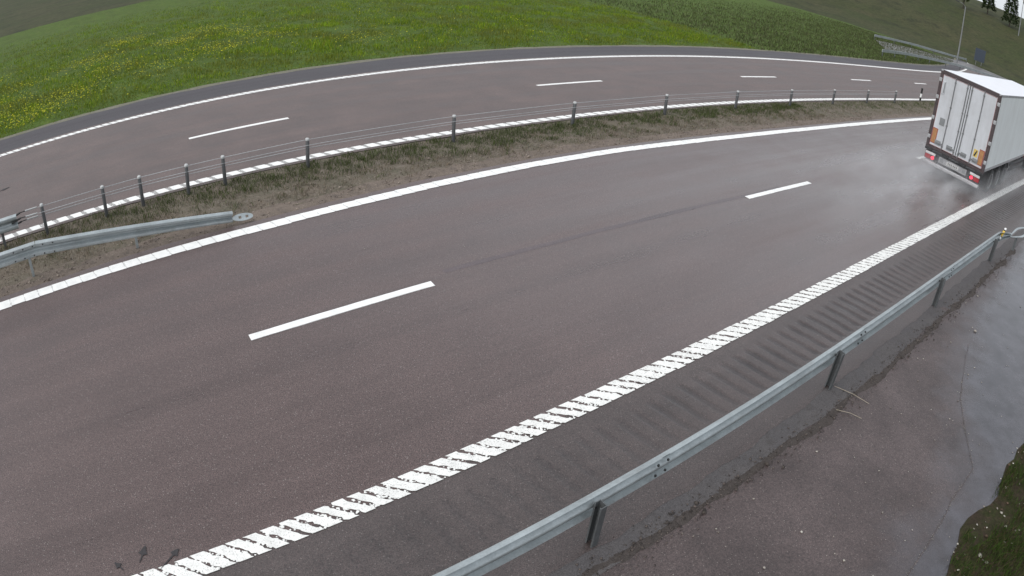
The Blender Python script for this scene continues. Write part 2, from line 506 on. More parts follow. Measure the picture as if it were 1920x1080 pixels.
def wet_edge(s): return float(np.interp(s, [-8, 2.4, 3.4, 4.34, 5.2, 6.0, 6.86, 8.5, 11, 16, 60], [-5.3, -4.99, -4.95, -4.88, -4.9, -4.4, -3.93, -3.45, -3.0, -2.75, -2.7]))


def grass_edge(s): return float(np.interp(s, [-8, 2.5, 3.6, 4.5, 5.8, 6.7, 9, 14, 60], [-5.6, -5.5, -5.36, -5.47, -5.47, -5.56, -5.8, -6.2, -6.4]))


def service_material():
    m = N('service_asphalt'); ob = m.coord('Object'); a = m.n('Attribute', attribute_name='wet')
    wn = m.math('ADD', a.outputs['Fac'], m.ramp(m.noise(ob, 1.1, 5, .6), .25, .75, -.26, .26))
    wetf = m.ramp(wn, .05, .85)
    fine = m.noise(ob, 70, 2, .8); med = m.noise(ob, 24, 3, .7); big = m.noise(ob, .9, 4, .6)
    g = m.math('MULTIPLY', m.math('ADD', m.ramp(fine, .3, .7, .4, 1.6), m.ramp(med, .3, .7, -.2, .2)), m.ramp(big, .3, .7, .75, 1.25))
    gw = m.math('MULTIPLY', m.ramp(fine, .3, .7, .75, 1.25), m.ramp(m.noise(ob, 2.2, 4, .6), .3, .7, .6, 1.4))
    vor = m.n('TexVoronoi'); vor.inputs['Scale'].default_value = 42; m.l(ob, vor.inputs['Vector'])
    sep = m.n('SeparateColor'); m.l(vor.outputs['Color'], sep.inputs[0])
    sp_ = m.math('MULTIPLY', m.ramp(sep.outputs[0], .86, .93), m.ramp(vor.outputs['Distance'], .36, .22))
    dry = m.mix(m.math('MULTIPLY', sp_, .35), m.scale((.070, .052, .050), g), (.36, .33, .30))
    warm = m.mix(m.ramp(m.noise(ob, 5, 3), .45, .65), dry, m.scale(dry, m.ramp(big, .3, .7, .85, 1.1)))
    m.l(m.mix(wetf, warm, m.scale((.053, .050, .058), gw)), m.b.inputs['Base Color'])
    m.l(m.math('SUBTRACT', m.ramp(big, .3, .7, .5, .38), m.math('MULTIPLY', wetf, .25)), m.b.inputs['Roughness'])
    m.l(m.ramp(wetf, 0, 1, .55, .9), m.b.inputs['Specular IOR Level'])
    b = m.n('Bump'); b.inputs['Distance'].default_value = .006; m.l(m.math('ADD', fine, med), b.inputs['Height'])
    m.l(m.ramp(wetf, 0, 1, .4, .08), b.inputs['Strength']); m.l(b.outputs[0], m.b.inputs['Normal'])
    return m.m


M['service'] = service_material()
sv = strip('service_area', -40, 80, -2.28, lambda s: grass_edge(s) - .35, -.008, M['service'], .15, 34, jit=(.05, 0), seed=31, zf=svc_z, label='brown asphalt service area with a wet streak behind the near guardrail')
wa = sv.data.attributes.new('wet', 'FLOAT', 'POINT'); wv = []
for k_, s_ in enumerate(np.linspace(-40, 80, int(120 / .15) + 1)):
    for j_ in range(35):
        d_ = -2.28 + (grass_edge(s_) - .35 + 2.28) * j_ / 34
        e_ = wet_edge(s_) - d_; wv.append(float(np.clip(.42 + e_ / 1.9 + (.16 if e_ > 0 else 0), -.1, 1.2)))
wa.data.foreach_set('value', np.array(wv, dtype=np.float32))
seam = lambda s: wet_edge(s) + .015 * noise.noise((s * 3, 1, 1))
M['strip'] = soil('fine_grey_gravel', (.096, .090, .092), (.106, .098, .098), (.082, .075, .074), 2.2, 60, .55, .4)
strip('gravel_strip', -40, 80, -2.0, lambda s: float(np.interp(s, [-6, 1, 5, 12], [-2.3, -2.34, -2.42, -2.45])), -.006, M['strip'], .2, 3, jit=(.04, .07), seed=37, zf=lambda s, d, x, y: -.0045 + .003 * noise.noise((x * 5, y * 5, 1)), label='narrow grey gravel strip under the near guardrail')
M['dirt'] = soil('dirt_windrow', (.062, .053, .049), (.078, .067, .062), None, 5, 50, .7)


def windrow():
    V, F = [], []; S = np.arange(-8, 17, .05); nd = 6
    for s in S:
        c = float(np.interp(s, [-6, 1, 5, 12], [-2.28, -2.34, -2.46, -2.5])) + .07 * noise.fractal((s * .9, 8, 0), 1, 2, 3); wd = max(.015, .07 + .11 * noise.fractal((s * 1.3, 2, 9), 1, 2, 3)); h = .012 + .014 * noise.noise((s * 2.2, 4, 4))
        h = max(h, .004)
        for j in range(nd + 1):
            t = j / nd * 2 - 1; d = c + t * wd
            V.append(P(s, d, -.014 + h * (1 - t * t) + .006 * noise.noise((s * 14, t * 3, 1)) + .004))
    F = [(i * (nd + 1) + j, (i + 1) * (nd + 1) + j, (i + 1) * (nd + 1) + j + 1, i * (nd + 1) + j + 1) for i in range(len(S) - 1) for j in range(nd)]
    m_ = MB(); m_.add(V, F); o = m_.build('dirt_ridge', M['dirt'], fix=False); o.data.shade_smooth()
    tag(o, 'thin ridge of swept dirt behind the near guardrail', kind='stuff')


windrow()
strip('verge', -40, 80, lambda s: grass_edge(s) + .03, -40, 0, M['verge'], .3, 40, jit=(.2, 0), seed=41,
      zf=lambda s, d, x, y: .0 + min(1, max(0, (grass_edge(s) - d) / .5)) * (.035 + .05 * noise.fractal((x * 1.5, y * 1.5, 0), 1, 2, 4)), label='dark earth verge in the near right corner')

# ------------------------------------------------------------------ painted markings
rng = random.Random(7)


def ragged_block(L, Wd, slant, jit, gap, crumbs, n=7, seed=0, th=.004):
    """one cast paint block: local x along the road, y to the left (0..-Wd)"""
    r = random.Random(seed); mb = MB(); A, B = [], []
    for i in range(n + 1):
        u = i / n
        a = slant * u + gap / 2 + r.uniform(-jit, jit); b = slant * u + L - gap / 2 + r.uniform(-jit, jit)
        y = -u * Wd + (r.uniform(-jit, jit) * .5)
        A.append((a, y)); B.append((b, y))
    vs = [(x, y, th) for x, y in A] + [(x, y, th) for x, y in B] + [(x, y, 0) for x, y in A] + [(x, y, 0) for x, y in B]
    k = n + 1; fs = []
    for i in range(n):
        fs.append((i, i + 1, k + i + 1, k + i))
        fs.append((i, 2 * k + i, 2 * k + i + 1, i + 1)); fs.append((k + i, k + i + 1, 3 * k + i + 1, 3 * k + i))
    fs.append((0, k, 3 * k, 2 * k)); fs.append((n, 2 * k + n, 3 * k + n, k + n))
    mb.add(vs, fs)
    for _ in range(crumbs):
        u = r.uniform(.12, .95); x = slant * u + L + r.uniform(-gap, gap) * .45; y = -u * Wd; q = r.uniform(.008, .022)
        a0 = r.uniform(0, 6); pts = [(x + q * r.uniform(.6, 1.3) * math.cos(a0 + j * 1.256), y + q * r.uniform(.6, 1.3) * math.sin(a0 + j * 1.256), th * .8) for j in range(5)]
        mb.add(pts, [(0, 1, 2, 3, 4)])
    return mb


def line_of_blocks(name, label, s0, s1, period, dfun, variants, mats, joined=False, z=.005):
    root = empty(name, P(s0, dfun(s0), 0)); root.location = (0, 0, 0)
    tag(root, label, kind='structure')
    protos = []
    for mb in variants:
        o = mb.build('paint_block', mats, root); protos.append(o.data); bpy.data.objects.remove(o)
    s = s0
    while s < s1:
        me = rng.choice(protos)
        o = bpy.data.objects.new('paint_block', me); x, y, _ = P(s, dfun(s), 0); o.location = (x, y, z); o.rotation_euler = (0, 0, yaw(s))
        link(o, root); s += period
    return root


def flat_band(name, s0, s1, dfun, wd, z, mat, parent=None, step=.4, jit=.004):
    mb = MB(); n = max(2, int((s1 - s0) / step) + 1); vs = []
    for s in np.linspace(s0, s1, n):
        d = dfun(s); j = rng.uniform(-jit, jit)
        vs += [P(s, d + wd / 2 + j, z), P(s, d - wd / 2 + j, z)]
    mb.add(vs, [(2 * i, 2 * i + 2, 2 * i + 3, 2 * i + 1)[::-1] for i in range(n - 1)])
    return mb.build(name, mat, parent, fix=False)


line_of_blocks('edge_line', 'broad slanted block edge line beside the near shoulder', -7, 40, .22, lambda s: 0.0,
               [ragged_block(.22, .308, .29, .016, rng.choice((.04, .05, .06, .07, .075)), rng.randint(6, 16), 10, i) for i in range(30)], M['paint_near'])
L3o = line_of_blocks('edge_line', 'broad solid edge line between near carriageway and median', -8, 42, .315, lambda s: L3d(s) + .15,
                     [ragged_block(.315, rng.uniform(.29, .31), .05, .012, rng.choice((.008, .014, .02)), 2, 8, 40 + i) for i in range(14)], M['paint'])
M['paint_rib'] = paint('ribbed_paint_base', (.62, .62, .61), .4)
flat_band('paint_base', -8, 42, lambda s: L3d(s) + .002, .275, .0035, M['paint_rib'], L3o)
L4o = line_of_blocks('edge_line', 'scalloped edge line at the foot of the cable barrier', -9, 62, .365, lambda s: 10.62,
                     [ragged_block(.365, .27, .10, .014, .10, 3, 6, 80 + i) for i in range(10)], M['paint'])
flat_band('paint_base', -9, 62, lambda s: 10.48, .27, .0035, M['paint_worn'], L4o)


def joined_line(name, label, s0, s1, period, dfun, variants, base_w):
    root = empty(name); tag(root, label, kind='structure')
    mb = MB(); s = s0
    while s < s1:
        v = rng.choice(variants); c, sn = math.cos(yaw(s)), math.sin(yaw(s)); x0, y0, _ = P(s, dfun(s))
        mb.add([(x0 + c * x - sn * y, y0 + sn * x + c * y, z + .005) for x, y, z in v.v], v.f); s += period
    o = mb.build('paint_blocks', M['paint'], root); o['kind'] = 'stuff'
    flat_band('paint_base', s0, s1, lambda s: dfun(s) - base_w / 2, base_w, .0035, M['paint_worn'], root)


joined_line('edge_line', 'outer edge line of the far carriageway beside the meadow', -10, 130, .25, lambda s: 18.40,
            [ragged_block(.25, .28, .16, .018, .05, 1, 4, 120 + i) for i in range(10)], .28)


def lane_dash(s0, s1, d, label, group):
    mb = MB(); n = 8; wd = .155; vs = []; th = .004
    for i in range(n + 1):
        s = s0 + (s1 - s0) * i / n
        for e in (-1, 1):
            vs += [P(s + (rng.uniform(-.01, .01) if i in (0, n) else 0), d + e * wd / 2 + rng.uniform(-.003, .003), z) for z in (.005 + th, .0)]
    fs = []
    for i in range(n):
        a = 4 * i; fs += [(a, a + 4, a + 6, a + 2), (a, a + 1, a + 5, a + 4), (a + 2, a + 6, a + 7, a + 3)]
    fs += [(0, 2, 3, 1), (4 * n, 4 * n + 1, 4 * n + 3, 4 * n + 2)]
    o = mb.add(vs, fs).build('lane_dash', M['paint'])
    tag(o, label, None, group, 'structure')


for a, b, t in ((-14, -11, 'white lane dash out of the picture at left'), (-2.04, 1.14, 'longest white lane dash on the near carriageway'), (9.83, 12.95, 'white lane dash on the near carriageway halfway to the truck'),
                (21.9, 24.9, 'white lane dash half hidden by the rear left of the truck'), (34, 37, 'white lane dash ahead of the truck')):
    if a > -10: lane_dash(a, b, 3.56, t, 'lane dashes of the near carriageway')
for i, nm in enumerate(['nearest', 'second', 'third', 'fourth', 'fifth', 'sixth', 'seventh']):
    lane_dash(-.83 + 12 * i, 2.2 + 12 * i, 14.18, '%s white lane dash on the far carriageway counted from the left' % nm, 'lane dashes of the far carriageway')

# dark tar joint running on from the long dash
M['joint'] = asphalt('tar_joint', (.086, .066, .069), rough=(.24, .36), streak=.2, grain=.8)
jb = strip('tar_joint', 1.5, 11.5, lambda s: 3.62 + .14 * max(0, 1 - (s - 1.5) / 8), lambda s: 3.74 + .16 * max(0, 1 - (s - 1.5) / 8), .0015, M['joint'], .2, 1, jit=(.025, .025), seed=61,
           label='dark tar joint between the lanes of the near carriageway')

# ------------------------------------------------------------------ guardrails
WPROF = [(0, .155), (-.03, .150), (-.075, .125), (-.082, .095), (-.075, .065), (-.012, .03), (0, .015), (0, -.015), (-.012, -.03), (-.075, -.065), (-.082, -.095), (-.075, -.125), (-.03, -.150), (0, -.155)]


def wbeam(toward_left=True, k=1.0, thick=.005):
    sg = 1 if toward_left else -1
    a = [(x * sg, y * k) for x, y in WPROF]
    b = [((x + thick * 1.2) * sg, y * k) for x, y in reversed(WPROF)]
    return a + b


def c_post(mb, x, y, rz, z0, z1, wdt=.10, dep=.055, t=.007):
    """steel C section, open side along local +x"""
    c, s = math.cos(rz), math.sin(rz)
    out = [(-dep / 2, -wdt / 2), (dep / 2, -wdt / 2), (dep / 2, -wdt / 2 + .022), (dep / 2 - t, -wdt / 2 + .022), (dep / 2 - t, -wdt / 2 + t), (-dep / 2 + t, -wdt / 2 + t),
           (-dep / 2 + t, wdt / 2 - t), (dep / 2 - t, wdt / 2 - t), (dep / 2 - t, wdt / 2 - .022), (dep / 2, wdt / 2 - .022), (dep / 2, wdt / 2), (-dep / 2, wdt / 2)]
    vs = [(x + c * a - s * b, y + s * a + c * b, z) for z in (z0, z1) for a, b in out]; n = len(out)
    mb.add(vs, [(i, (i + 1) % n, n + (i + 1) % n, n + i) for i in range(n)] + [tuple(range(n)), tuple(range(n, 2 * n))])


def bolts(mb, s, dz, d, off, r=.012):
    for ds in (-.07, -.025, .045, .09):
        for z in (dz + .095, dz - .095):
            x, y, _ = P(s + ds, d + off); mb.lathe([(r, -.012), (r, .012), (r * .6, .016)], 'z', 6, (x, y, z))


gr = empty('guardrail', P(-.23, -2.03, 0)); gr.location = (0, 0, 0)
tag(gr, 'galvanised steel guardrail with curled end running along the near shoulder', 'guardrail')
GD = lambda s: float(np.interp(s, [-10, 0, 5, 10, 15, 20], [-1.90, -1.90, -1.955, -2.03, -2.12, -2.3]))
splices = [-9.1, -4.15, .75, 5.65, 10.5, 15.15]
for a, b in zip(splices[:-1], splices[1:]):
    pts = [P(s, GD(s), .565) for s in np.linspace(a, b + .12, 8)]
    MB().sweep(pts, wbeam(True)).build('rail_beam', M['galv'], gr, 40)
    for ds in (-.02, .14):
        for q in (.64, .475):
            x, y, _ = P(b + ds - .03, GD(b) - .012)
            MB().lathe([(.016, -.012), (.016, .006), (.010, .010)], 'z', 6, (x, y, q)).build('splice_bolt', M['bolt'], gr)
for s in (-5.2, -.23, 4.75, 9.66, 14.5):
    pb = MB(); x, y, _ = P(s, GD(s) - .085)
    c_post(pb, x, y, yaw(s) + math.pi, -.15, .66, .11, .085, .008)
    po = pb.build('post', M['galv_dark'], gr)
    hb = MB(); x, y, _ = P(s, GD(s) - .02)
    hb.lathe([(.016, -.03), (.016, .03), (.01, .036)], 'y', 6, (x, y, .57)); hb.build('post_bolt', M['bolt'], gr)
# flared terminal that curls outward and down
tp = [(15.15, -2.13, .565), (15.4, -2.16, .56), (15.7, -2.22, .55), (16.0, -2.28, .54), (16.3, -2.33, .53)]
MB().sweep([P(*q) for q in tp], lambda u: wbeam(True, 1 - .72 * u)).build('terminal_beam', M['galv'], gr, 40)


def loop_plate(L_, H_, wd):
    mb = MB(); n = 40; vs = []
    for k in range(n):
        a = 2 * math.pi * k / n; c_, s_ = math.cos(a), math.sin(a)
        tp_ = 1 if c_ > 0 else 1 - .55 * (-c_)
        for q in (0, wd):
            for z in (0, .02): vs.append(((L_ / 2 - q) * c_, (H_ / 2 - q * .8) * s_ * tp_, z))
    fs = []
    for k in range(n):
        a, b = 4 * k, 4 * ((k + 1) % n)
        fs += [(a, b, b + 2, a + 2), (a + 1, a + 3, b + 3, b + 1), (a, a + 1, b + 1, b), (a + 2, b + 2, b + 3, a + 3)]
    return mb.add(vs, fs)


lpo = loop_plate(1.9, .36, .085).build('end_loop', M['galv'], gr)
lpo.location = P(17.1, -2.44, .50); lpo.rotation_euler = (math.radians(24), math.radians(-1), yaw(16.8) - .14)
pb = MB(); x, y, _ = P(16.7, -2.46); c_post(pb, x, y, yaw(16.7), -.15, .47, .08, .06); pb.build('post', M['galv_dark'], gr)

# marker on the terminal: leaning stick with yellow body and black and white ends
mk = empty('marker_stick', P(15.25, -2.17, .52), yaw(15.35))
tag(mk, 'small leaning yellow marker stick with black and white ends on the guardrail end', 'marker')
M['yellow'] = simple('marker_yellow', (.62, .42, .06), .5); M['black'] = simple('black_plastic', (.014, .014, .015), .45); M['white_pl'] = simple('white_plastic', (.72, .73, .72), .45, var=.04)
for a, b, mt, nm in ((0, .07, 'white_pl', 'white_end'), (.07, .12, 'black', 'black_band'), (.12, .40, 'yellow', 'yellow_body'), (.40, .46, 'black', 'black_band'), (.46, .55, 'white_pl', 'white_end')):
    f = lambda t: (t * .95, .02, t * .42)
    MB().sweep([f(a), f(b)], [(-.034, -.012), (.034, -.012), (.034, .012), (-.034, .012)]).build(nm, M[mt], mk)

# median guardrail: level, then ramps down to a flattened end with two slots
mg = empty('guardrail'); tag(mg, 'short galvanised guardrail in the median that ramps down to the ground', 'guardrail')
mz = lambda s: float(np.interp(s, [-20, -5.35, -1.15], [.58, .58, .165])); md = lambda s: float(np.interp(s, [-20, -5.35, -1.15], [7.80, 7.86, 7.64]))
for a, b in ((-10.5, -7.9), (-7.9, -5.35), (-5.35, -1.15)):
    MB().sweep([P(s, md(s), mz(s)) for s in np.linspace(a, b, 7)], (lambda u: wbeam(False, 1 - .25 * u)) if a > -6 else wbeam(False)).build('rail_beam', M['galv'], mg, 40)
for ds in (-.55, -.33, -.11, .12, .34):
    for dz in (.095, -.095):
        s = -5.3 + ds; x, y, _ = P(s, md(s) - .082)
        MB().lathe([(.016, -.008), (.016, .012), (.01, .018)], 'y', 6, (x, y, mz(s) + dz)).build('splice_bolt', M['bolt'], mg)
for s in (-9.5, -5.55):
    pb = MB(); x, y, _ = P(s, md(s) + .05); c_post(pb, x, y, yaw(s), -.15, .70, .07, .055); pb.build('post', M['galv'], mg)
pb = MB(); x, y, _ = P(-3.2, md(-3.2) + .05); c_post(pb, x, y, yaw(-3.2), -.15, mz(-3.2) + .08, .07, .055); pb.build('post', M['galv'], mg)


def fishtail():
    """flat oval end plate lying on the slope with two slots"""
    mb = MB(); th = .012; n = 28; L_, H_ = .46, .17
    out = []
    for k in range(n):
        a = 2 * math.pi * k / n; out.append((L_ / 2 * math.cos(a), H_ / 2 * math.sin(a)))
    holes = [(-.06, 0, .035), (.09, 0, .035)]
    # grid the plate with slots by bridging rows
    nx = 30
    xs = [-L_ / 2 + L_ * i / nx for i in range(nx + 1)]
    for i in range(nx):
        xa, xb = xs[i], xs[i + 1]
        ha = H_ / 2 * math.sqrt(max(0, 1 - (2 * xa / L_) ** 2)); hb = H_ / 2 * math.sqrt(max(0, 1 - (2 * xb / L_) ** 2)); xm = (xa + xb) / 2
        seg = [(-1, 1)]
        for hx, hy, hr in holes:
            if abs(xm - hx) < hr: seg = [(-1, -.36), (.36, 1)]
        for lo, hi in seg:
            vs = [(xa, ha * lo, 0), (xb, hb * lo, 0), (xb, hb * hi, 0), (xa, ha * hi, 0)]
            vs += [(x, y, th) for x, y, z in vs]
            mb.add(vs, [(0, 3, 2, 1), (4, 5, 6, 7), (0, 1, 5, 4), (1, 2, 6, 5), (2, 3, 7, 6), (3, 0, 4, 7)])
    return mb


ft = fishtail().build('end_plate', M['galv'], mg, fix=False)
ft.location = P(-.95, 7.56, .13); ft.rotation_euler = (math.radians(38), math.radians(4), yaw(-1))

# ------------------------------------------------------------------ cable barrier
cb = empty('cable_barrier'); tag(cb, 'three strand steel cable barrier with slim posts along the median', 'barrier')
PD = lambda s: float(np.interp(s, [-10, -5, 0, 5, 10, 15, 22, 30, 40, 60], [9.92, 9.92, 9.87, 9.82, 9.74, 9.76, 9.82, 9.9, 9.95, 10]))
ps = [-5.18, -3.67, -2.76, -1.65, -.75] + [1.3 + 3.97 * k for k in range(9)]
M['post'] = simple('post_steel', (.105, .108, .112), .45, .4, .2, 9); M['cap'] = simple('cap_grey', (.42, .43, .43), .5)


def post_mesh():
    mb = MB(); n = 14; lev = [(-.25, 1), (.0, 1), (.70, 1), (.705, .96)]
    vs = []
    for z, k in lev:
        for j in range(n):
            a = 2 * math.pi * j / n; vs.append((.045 * k * math.cos(a), .060 * k * math.sin(a), z))
    fs = [(i * n + j, i * n + (j + 1) % n, (i + 1) * n + (j + 1) % n, (i + 1) * n + j) for i in range(3) for j in range(n)]
    fs.append(tuple(3 * n + j for j in range(n)))
    return mb.add(vs, fs)


def cap_mesh():
    mb = MB(); n = 14; vs = []
    lev = [(.685, 1.08), (.72, 1.08), (.737, .8), (.742, .2)]
    for z, k in lev:
        for j in range(n):
            a = 2 * math.pi * j / n; vs.append((.045 * k * math.cos(a), .060 * k * math.sin(a), z))
    fs = [(i * n + j, i * n + (j + 1) % n, (i + 1) * n + (j + 1) % n, (i + 1) * n + j) for i in range(3) for j in range(n)]
    fs += [tuple(3 * n + j for j in range(n)), tuple(range(n))]
    return mb.add(vs, fs)


pm = cm = None
for i, s in enumerate(ps):
    if pm is None:
        o = post_mesh().build('post', M['post'], cb, 40); c = cap_mesh().build('cap', M['cap'], o, 40); pm, cm = o.data, c.data
    else:
        o = link(bpy.data.objects.new('post', pm), cb); c = link(bpy.data.objects.new('cap', cm), o)
    o.location = P(s, PD(s), -.01); o.rotation_euler = (rng.uniform(-.02, .02), rng.uniform(-.02, .02), yaw(s))
for z, off in ((.665, .062), (.565, -.062), (.455, .062)):
    pts = [P(s, PD(s) + off, z - .012 * abs(math.sin((s - 1.3) / 3.97 * math.pi))) for s in np.arange(-5.3, 33.4, .5)]
    MB().tube(pts, .0075, 6).build('cable', M['cable'], cb, 60)
# steel transition where the cables are anchored at the left
ta = empty('cable_anchor'); tag(ta, 'pale steel transition rail anchoring the three cables at the left edge', 'anchor')
MB().sweep([P(s, 9.95, .50) for s in np.linspace(-9.5, -5.85, 6)], wbeam(False, 1.15)).build('transition_beam', M['galv'], ta, 40)
for z, off in ((.665, .062), (.565, -.062), (.455, .062)):
    MB().tube([P(-6.0, 9.93 + off * .4, .5 + (z - .56) * .9), P(-5.75, 9.93 + off * .6, z)], .024, 8).build('anchor_sleeve', M['bolt'], ta, 60)
    MB().tube([P(-5.62, 9.93 + off * .8, z), P(-5.32, 9.92 + off, z)], .02, 8).build('threaded_rod', M['cap'], ta, 60)
    MB().tube([P(-5.75, 9.93 + off * .6, z), P(-5.62, 9.93 + off * .8, z)], .012, 8).build('turnbuckle', M['bolt'], ta, 60)
for s in (-8.5, -6.3):
    pb = MB(); x, y, _ = P(s, 9.99); c_post(pb, x, y, yaw(s), -.15, .64, .08, .06); pb.build('post', M['galv_dark'], ta)

# delineator post at the far end of the barrier
dl = empty('delineator_post', P(38.5, 10.3, 0), yaw(38.5)); tag(dl, 'small black and white delineator post left of the truck', 'post')
for z0, z1, mt, nm in ((-.1, .22, 'black', 'foot'), (.22, .48, 'white_pl', 'reflector_band'), (.48, .86, 'black', 'head')):
    MB().box(-.05, .05, -.06, .06, z0, z1, .012).build(nm, M[mt], dl)


# ------------------------------------------------------------------ semi trailer
M['tr_white'] = simple('trailer_white', (.80, .84, .84), .45, 0, .03, .5); M['roof_white'] = simple('roof_white', (.78, .79, .83), .35, 0, .03, 1.5)
M['door_white'] = simple('door_white', (.52, .53, .54), .45, 0, .08, 2.5); 

def grimy(name, col, dirt, amt, rough=.42):
    m = N(name); ob = m.coord('Object')
    st = m.noise(m.mapping(ob, (2.2, 2.2, .35)), 1.0, 5, .65); sm_ = m.noise(ob, 1.1, 4, .6); fn = m.noise(ob, 26, 3, .7)
    f = m.math('ADD', m.math('MULTIPLY', m.ramp(st, .4, .7), amt), m.math('MULTIPLY', m.ramp(sm_, .45, .7), amt * .7))
    f = m.math('ADD', f, m.math('MULTIPLY', m.ramp(fn, .55, .75), amt * .5))
    m.l(m.mix(f, col, dirt), m.b.inputs['Base Color']); m.l(m.ramp(st, .3, .7, rough - .06, rough + .12), m.b.inputs['Roughness'])
    return m.m


M['door_white'] = grimy('door_white', (.53, .55, .58), (.30, .30, .30), .34)
M['tr_white'] = grimy('trailer_white', (.83, .87, .87), (.55, .54, .52), .2, .45)
M['frame_dark'] = simple('frame_maroon', (.062, .046, .048), .45, 0, .2, 5)
M['rod'] = simple('lock_rod', (.22, .225, .23), .4, .4); M['gasket'] = simple('gasket', (.02, .02, .022), .7)
M['hinge'] = simple('hinge_steel', (.45, .46, .47), .35, .6); M['orange'] = simple('marking_orange', (.36, .18, .075), .5, 0, .15, 8)
M['redb'] = simple('marking_red', (.27, .06, .05), .5); M['yellow_s'] = simple('sign_yellow', (.62, .45, .12), .5)
M['chassis'] = simple('chassis_grey', (.045, .046, .05), .55, .1, .25, 7); M['carrier'] = simple('lamp_carrier', (.30, .30, .31), .5, 0, .15, 7)
M['alu'] = simple('aluminium_bar', (.42, .42, .43), .45, .3, .2, 6); M['tyre'] = simple('tyre', (.018, .018, .019), .75, 0, .2, 9, .3, 60)
M['rim'] = simple('rim_steel', (.32, .33, .34), .4, .6); M['lamp'] = simple('lamp_red', (.30, .01, .015), .25)
M['lamp_on'] = simple('lamp_lit', (.8, .02, .05), .3, emit=(1, .02, .05, 2.4)); M['lamp_white'] = simple('lamp_clear', (.55, .55, .55), .25)
M['vent'] = simple('vent_grey', (.20, .21, .215), .5); M['plate'] = simple('plate_white', (.50, .50, .49), .45); M['ink'] = simple('plate_ink', (.03, .03, .03), .5)
TS, TD, TYAW = 20.147, .1174, .0
TH_T = theta(TS) - .01506
tx, ty, _ = P(TS, TD); lx, ly = -math.cos(TH_T), math.sin(TH_T)
tr = empty('semi_trailer', (tx + lx * 1.3, ty + ly * 1.3, 0), math.pi / 2 - TH_T)
tag(tr, 'white box semi trailer with twin rear doors and lit red tail lights', 'trailer')
HB, HT = 1.13, 4.0
MB().box(.07, 13.62, -1.295, 1.295, HB, HT - .012, .02).build('box_body', M['tr_white'], tr)
MB().box(.075, 13.60, -1.27, 1.27, HT - .014, HT, .006).build('roof', M['roof_white'], tr)
for y in (-1.3, 1.3):
    MB().box(.1, 13.6, min(y, y * .992), max(y, y * .992) + (.002 if y > 0 else -.0), HT - .09, HT + .002, .003).build('roof_rail', M['alu'], tr)
    MB().box(.1, 13.6, min(y * 1.001, y * .985), max(y * 1.001, y * .985), HB - .06, HB + .05, .003).build('side_rail', M['alu'], tr)
# rear portal frame
MB().box(-.02, .10, -1.3, 1.3, HT - .15, HT + .004, .008).build('frame_header', M['frame_dark'], tr)
for y0, y1 in ((-1.302, -1.175), (1.175, 1.302)):
    MB().box(-.02, .10, y0, y1, HB - .02, HT - .15, .008).build('frame_post', M['frame_dark'], tr)
MB().box(-.02, .10, -1.302, 1.302, HB - .12, HB - .02, .008).build('frame_sill', M['frame_dark'], tr)
for y in (1.25, -1.25):                                   # bright corner castings of the header
    MB().box(-.028, .03, y - .045, y + .045, HT - .05, HT + .008, .006).build('corner_casting', M['hinge'], tr)
# doors (local +y is left)
for sgn, nm in ((1, 'left'), (-1, 'right')):
    y0, y1 = sorted((.012 * sgn, 1.170 * sgn))
    dr = MB().box(-.012, .06, y0, y1, HB, HT - .155, .012).build('door', M['door_white'], tr)
    g0, g1 = sorted((1.157 * sgn, 1.168 * sgn)); MB().box(-.016, -.008, g0, g1, HB + .01, HT - .17).build('edge_seal', M['redb'], dr)
    MB().box(-.016, -.008, *sorted((.03 * sgn, 1.15 * sgn)), HT - .177, HT - .165).build('edge_seal', M['redb'], dr)
    MB().box(-.016, -.008, *sorted((.03 * sgn, 1.15 * sgn)), HB + .01, HB + .022).build('edge_seal', M['redb'], dr)
    for yy in (.10, .62):
        MB().tube([(-.04, yy * sgn, HB - .03), (-.04, yy * sgn, HT - .12)], .019, 8).build('lock_rod', M['rod'], dr, 60)
        for zz in (HB + .12, 2.05, 2.75, HT - .30):
            MB().box(-.055, -.01, yy * sgn - .035, yy * sgn + .035, zz - .025, zz + .025, .006).build('rod_bracket', M['rod'], dr)
        MB().box(-.075, -.03, *sorted((yy * sgn + .01, yy * sgn + .30 * sgn * (1 if yy > .3 else 1))), HB + .17, HB + .215, .006).build('door_handle', M['rod'], dr)
        MB().box(-.05, -.012, *sorted((yy * sgn + .10 * sgn, yy * sgn + .34 * sgn)), HB + .11, HB + .27, .01).build('handle_plate', M['vent'], dr)
    for zz in (1.42, 2.15, 2.95, 3.62):
        MB().box(-.034, .11, *sorted((1.19 * sgn, 1.318 * sgn)), zz - .07, zz + .07, .012).build('hinge', M['hinge'], dr)
    p0, p1 = sorted((.93 * sgn, 1.15 * sgn))
    mp = MB().box(-.022, -.01, p0, p1, HB + .10, HB + .68, .002).build('marking_plate', M['redb'], tr)
    MB().box(-.027, -.018, p0 + .025, p1 - .025, HB + .13, HB + .65).build('plate_field', M['orange'], mp)
MB().box(-.006, .03, -.0125, .0125, HB, HT - .155).build('door_gasket', M['gasket'], tr)
vb = MB().box(-.03, -.01, .74, .95, 1.98, 2.26, .004).build('vent_flap', M['vent'], tr)
hb_ = MB().box(-.04, -.01, 1.0, 1.13, 3.12, 3.62, .012).build('inspection_cover', M['door_white'], tr)
MB().box(-.05, -.036, 1.02, 1.06, 3.17, 3.57, .004).build('cover_slot', M['vent'], hb_)
ys = MB().box(-.022, -.01, -.88, -.70, HB + .32, HB + .60, .002).build('warning_sign', M['yellow_s'], tr)
for a, b, c_, d_ in ((-.85, -.80, .50, .57), (-.83, -.76, .42, .50), (-.80, -.73, .35, .42)):
    MB().box(-.026, -.02, a, b, HB + c_, HB + d_).build('sign_figure', M['ink'], ys)
